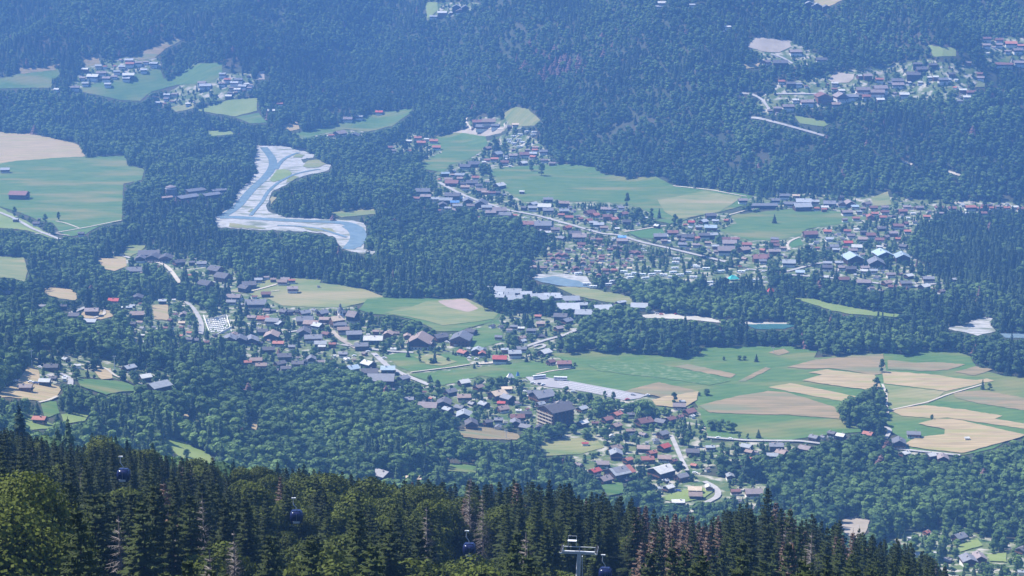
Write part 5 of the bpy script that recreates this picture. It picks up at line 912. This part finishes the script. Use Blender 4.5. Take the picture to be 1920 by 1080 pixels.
ORD = ['leftmost', 'second', 'third', 'fourth', 'fifth', 'sixth', 'seventh', 'eighth', 'ninth', 'tenth', 'eleventh', 'twelfth']
for (kind, colw, row), L_ in cells.items():
    L_.sort(key=lambda q: q[0]); nrow = row.split(' of the near')[0].split(' in the near')[0]
    srt = sorted(q[2] for q in L_); 
    for k_, (tx, e, hh) in enumerate(L_):
        base = WORDS[kind]
        if len(L_) == 1: lb = f"{base} {nrow}, {colw}"
        else: lb = f"{base} {nrow}, {ORDN[k_]} from left {colw}"
        tag(e, lb, 'tree', dict(spruce='spruces of the near forest', leaf='leafy trees of the near forest', rust='dead brown spruces of the near forest', snag='dead grey spruces of the near forest')[kind])
# ---- single trees standing in the fields
LONE = [(1653,699,26,11,'leaf','dense dark tree alone between the two tan hay fields'),(1643,729,22,13,'leaf','round tree beside the field track, below the lone dark tree'),(1662,738,9,5,'leaf','small bush beside the winding field track'),
 (1842,731,22,6,'spruce','pointed little conifer in the right-hand fields'),(1855,732,14,9,'leaf','low bush beside the pointed conifer in the fields'),(1747,788,11,6,'leaf','thin bare-looking tree in the pale hay field'),
 (1015,330,24,14,'leaf','big round tree in the meadow under the northern hamlet'),(996,321,18,9,'leaf','smaller round tree left of the big round meadow tree'),(1176,392,30,9,'leaf','tall narrow tree at the edge of the long green meadow'),
 (1452,419,18,7,'spruce','lone conifer in the oval eastern meadow'),(1265,428,26,11,'leaf','broad dark tree left of the meadow farmhouse'),(1275,430,20,12,'leaf','lower tree joined to the broad dark meadow tree'),
 (1222,411,20,8,'leaf','left one of the paired trees beside the white shed'),(1236,410,20,6,'spruce','pointed right one of the paired trees beside the shed'),(1199,405,16,7,'leaf','rounded tree between road and paired meadow trees'),
 (765,670,16,7,'spruce','dark tree at the top left of the village green'),(787,680,18,6,'leaf','slim dark tree in the middle of the village green'),(815,682,24,8,'spruce','pointed conifer on the bare patch of the green'),(808,683,12,8,'leaf','low bush at the foot of the green conifer'),(840,678,9,7,'leaf','small round tree at the right of the village green'),
 (806,727,24,12,'leaf','large tree beside the car park road'),(821,735,22,11,'leaf','tree right behind the large roadside tree'),(762,742,28,11,'leaf','rounded dark tree among the lower village roofs'),
 (540,642,40,17,'leaf','huge round dark tree in the old village'),(453,617,28,14,'leaf','big round tree right of the cemetery'),(475,618,20,9,'leaf','smaller bright tree beside the cemetery tree'),(450,590,30,10,'spruce','left tall dark conifer behind the cemetery'),(462,592,28,10,'spruce','right tall dark conifer behind the cemetery'),
 (695,613,28,13,'leaf','large tree right of the white gabled church'),(738,622,28,17,'leaf','big tree in the row above the terrace chalets'),(760,624,22,13,'leaf','middle tree in the row above the terrace chalets'),(785,626,24,15,'leaf','right tree in the row above the terrace chalets'),
 (909,583,36,17,'leaf','large tree at the end of the sports courts'),(948,588,30,12,'leaf','tree right of the sports court tree'),(990,587,34,13,'leaf','left tree before the grey campus roofs'),(1008,588,30,14,'leaf','middle tree before the grey campus roofs'),(1034,586,30,14,'leaf','right tree before the grey campus roofs'),
 (1062,739,15,13,'leaf','round tree on the lower edge of the parking lot'),(1108,758,22,10,'leaf','left tree of three below the parking lot'),(1134,748,15,8,'leaf','middle tree of three below the parking lot'),(1150,752,17,9,'leaf','right tree of three below the parking lot'),
 (1264,757,22,12,'leaf','tree standing on the edge of the brown field'),(1325,742,13,13,'leaf','round bush at the corner of the brown field'),(1311,743,8,6,'leaf','tiny bush left of the field corner bush'),(1422,822,18,8,'spruce','dark tree standing above the lane'),(1402,824,12,6,'leaf','pale small tree above the lane'),(1386,823,12,6,'leaf','small tree left above the lane'),
 (1278,671,24,9,'spruce','dark tree beside the turquoise-roofed shed'),(1268,669,18,8,'leaf','tree left of the turquoise-roofed shed'),(1290,672,14,11,'leaf','bushy tree right below the turquoise-roofed shed'),(1357,676,8,6,'leaf','small bush in the upper green field'),(1386,676,10,9,'leaf','left bush of the pair in the green field'),(1396,676,9,9,'leaf','right bush of the pair in the green field'),(1418,679,16,6,'spruce','small conifer in the green field'),
 (1228,665,20,10,'leaf','isolated tree right of the dark wood edge'),(1078,687,8,7,'leaf','little bush beside the long brown sheds'),
 (28,408,20,8,'leaf','roadside tree left of the green plain'),(85,418,16,9,'leaf','tree beside the small blue-roofed chalet'),(110,414,16,6,'leaf','slender tree on the edge of the plain'),(248,506,24,14,'leaf','dark tree between hay field and long chalets'),(108,798,24,13,'spruce','dark tree right of the orange-walled house'),(432,1,0,0,'x','x'),
 (350,858,16,12,'leaf','small tree in the yellow clearing'),(928,283,22,13,'leaf','tree at the corner of the northern meadow'),(945,283,16,12,'leaf','tree beside the meadow corner tree'),(790,308,22,13,'leaf','dark tree left of the northern meadow'),
 (845,325,16,12,'leaf','left tree above the roadside village'),(905,332,16,10,'leaf','left tree of the pair in the small meadow'),(918,331,18,9,'leaf','right tree of the pair in the small meadow'),(1545,470,20,5,'spruce','tall spruce beside the curved lane'),(1497,497,36,8,'spruce','tallest spruce left of the hotel'),(1512,498,24,13,'leaf','broad tree right of the tallest village spruce'),(1522,500,26,14,'leaf','wide tree beside the village main street'),(1185,432,18,6,'spruce','pointed spruce beside the road junction'),(1395,545,26,8,'spruce','spruce left of the turquoise tent'),(1418,548,34,8,'spruce','tall spruce right of the turquoise tent')]
for (bx, by, hpx, wpx, kind, lb) in LONE:
    if kind == 'x': continue
    x, y, z = [float(a[0]) for a in unproj(bx, by)]; z = float(gz(x, y)); dp = float(proj(x, y, z)[2]); hh = hpx / FPX * dp * 1.02; rr = wpx * .72 / FPX * dp
    if kind == 'leaf': rr = wpx * .62 / FPX * dp
    p = random.choice(FARMID[kind]); e = empty('spruce_tree' if kind == 'spruce' else 'broadleaf_tree', (x, y, z - .2), random.uniform(0, 6.28)); e.scale = (rr / p['r'], rr / p['r'], hh / p['h'])
    obj('trunk', p['trunk'], e); o = obj('crown', p['crown'], e); o['tint'] = .35
    tag(e, lb, 'tree', 'single trees in the fields and villages'); CNT[kind] += 1
# ---- the largest of the other mid-distance trees become individuals, the rest are the woods
order = np.argsort(dep); left = {'spruce': max(0, 300 - CNT['spruce']), 'leaf': max(0, 300 - CNT['leaf'])}; single = np.zeros(len(X), bool); midc = {}
for q in order:
    k = 'spruce' if con[q] else 'leaf'
    if rust[q] or not vil[q] or left[k] <= 0 or py[q] > 930: continue
    left[k] -= 1; single[q] = True; p = random.choice(FARMID[k]); e = empty('spruce_tree' if k == 'spruce' else 'broadleaf_tree', (X[q], Y[q], Z[q]), random.uniform(0, 6.28)); s_ = h[q] / p['h']; e.scale = (s_ * 1.05, s_ * 1.05, s_)
    obj('trunk', p['trunk'], e); o = obj('crown', p['crown'], e); o['tint'] = float(tint[q]); midc.setdefault(k, []).append((px[q], py[q], e))
for k, L_ in midc.items():
    for a, b, e in L_:
        d_, nm = min((math.hypot(a - hx, (b - hy) * 1.5), hn) for hx, hy, hn in HLAB); side = 'left of' if a < [hx for hx, hy, hn in HLAB if hn == nm][0] - 6 else ('right of' if a > [hx for hx, hy, hn in HLAB if hn == nm][0] + 6 else 'beside')
        if len(nm.split()) > 9: nm = ' '.join(nm.split(', ')[0].split()[:10])
        tag(e, f"{'spruce' if k == 'spruce' else 'leafy tree'} {side} the {nm}", 'tree', 'garden trees between the village houses')

def dedupe(L_):
    seen = {}
    for e, b in L_: seen.setdefault(e['label'], []).append((b, e))
    for lb, G in seen.items():
        if len(G) < 2: continue
        G.sort(key=lambda q: q[0])
        for i_, (b, e) in enumerate(G):
            e['label'] = (['farther', 'nearer'] if len(G) == 2 else ['farthest', 'middle', 'nearest'] if len(G) == 3 else ['farthest', 'second farthest', 'second nearest', 'nearest'] if len(G) == 4 else [(ORDN[k] + ' from the back,') for k in range(len(G))])[i_] + ' ' + lb
dedupe([(e, b) for L_ in midc.values() for a, b, e in L_]); dedupe([(e, -e.location.y) for e in COL.objects if e.get('category') == 'car'])
for e in COL.objects:
    lb = e.get('label')
    if lb and len(lb.split()) > 16:
        for a, b in (('leafy tree', 'tree'), (' and ', ' '), ('from the left', ''), (' right end', ''), (' left end', ''), ('large ', ''), ('small ', ''), ('the near forest', 'near forest'), ('the ', '')):
            if len(lb.split()) > 16: lb = lb.replace(a, b, 1)
        e['label'] = ' '.join(lb.split())
def put(sel, name, key, hp, label, extra=()):
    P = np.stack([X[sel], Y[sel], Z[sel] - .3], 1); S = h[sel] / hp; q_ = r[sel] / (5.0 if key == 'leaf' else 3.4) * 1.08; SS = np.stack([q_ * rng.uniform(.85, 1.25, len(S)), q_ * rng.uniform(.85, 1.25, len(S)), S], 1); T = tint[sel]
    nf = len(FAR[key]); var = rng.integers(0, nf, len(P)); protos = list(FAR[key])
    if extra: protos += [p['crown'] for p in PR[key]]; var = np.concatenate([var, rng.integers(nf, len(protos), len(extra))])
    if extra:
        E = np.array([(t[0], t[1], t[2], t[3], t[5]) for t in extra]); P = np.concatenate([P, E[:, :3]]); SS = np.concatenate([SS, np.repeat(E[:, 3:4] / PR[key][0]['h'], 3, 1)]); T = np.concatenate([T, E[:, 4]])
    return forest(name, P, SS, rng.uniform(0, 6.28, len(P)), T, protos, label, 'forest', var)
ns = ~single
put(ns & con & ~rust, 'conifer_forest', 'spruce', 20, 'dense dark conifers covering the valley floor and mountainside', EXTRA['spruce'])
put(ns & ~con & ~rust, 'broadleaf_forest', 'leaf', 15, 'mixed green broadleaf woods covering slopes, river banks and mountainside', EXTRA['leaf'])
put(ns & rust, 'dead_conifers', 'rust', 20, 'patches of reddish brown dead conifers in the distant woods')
print("TREES", len(X), CNT, "extra", len(EXTRA['spruce']), len(EXTRA['leaf']), "near", len(near))
# ------------------------------------------------------------------ air between us and the far slope
hz = MB(); z0 = float(GZ.min()) - 1.0; z1 = float(max(GZ.max(), 520)) + 40
hz.box(((0), 3400, (z0 + z1) / 2), (19000, 7800, z1 - z0)); hm = bpy.data.materials.new("haze"); hm.use_nodes = True; N = hm.node_tree.nodes; L = hm.node_tree.links
N.remove(N["Principled BSDF"]); pv = N.new("ShaderNodeVolumePrincipled"); pv.inputs["Color"].default_value = (0.16, 0.38, 0.88, 1); pv.inputs["Density"].default_value = HAZE_D; pv.inputs["Anisotropy"].default_value = 0.0
L.new(pv.outputs[0], N["Material Output"].inputs["Volume"])
o = obj('haze', hz.me('haze', hm)); tag(o, kind='stuff')
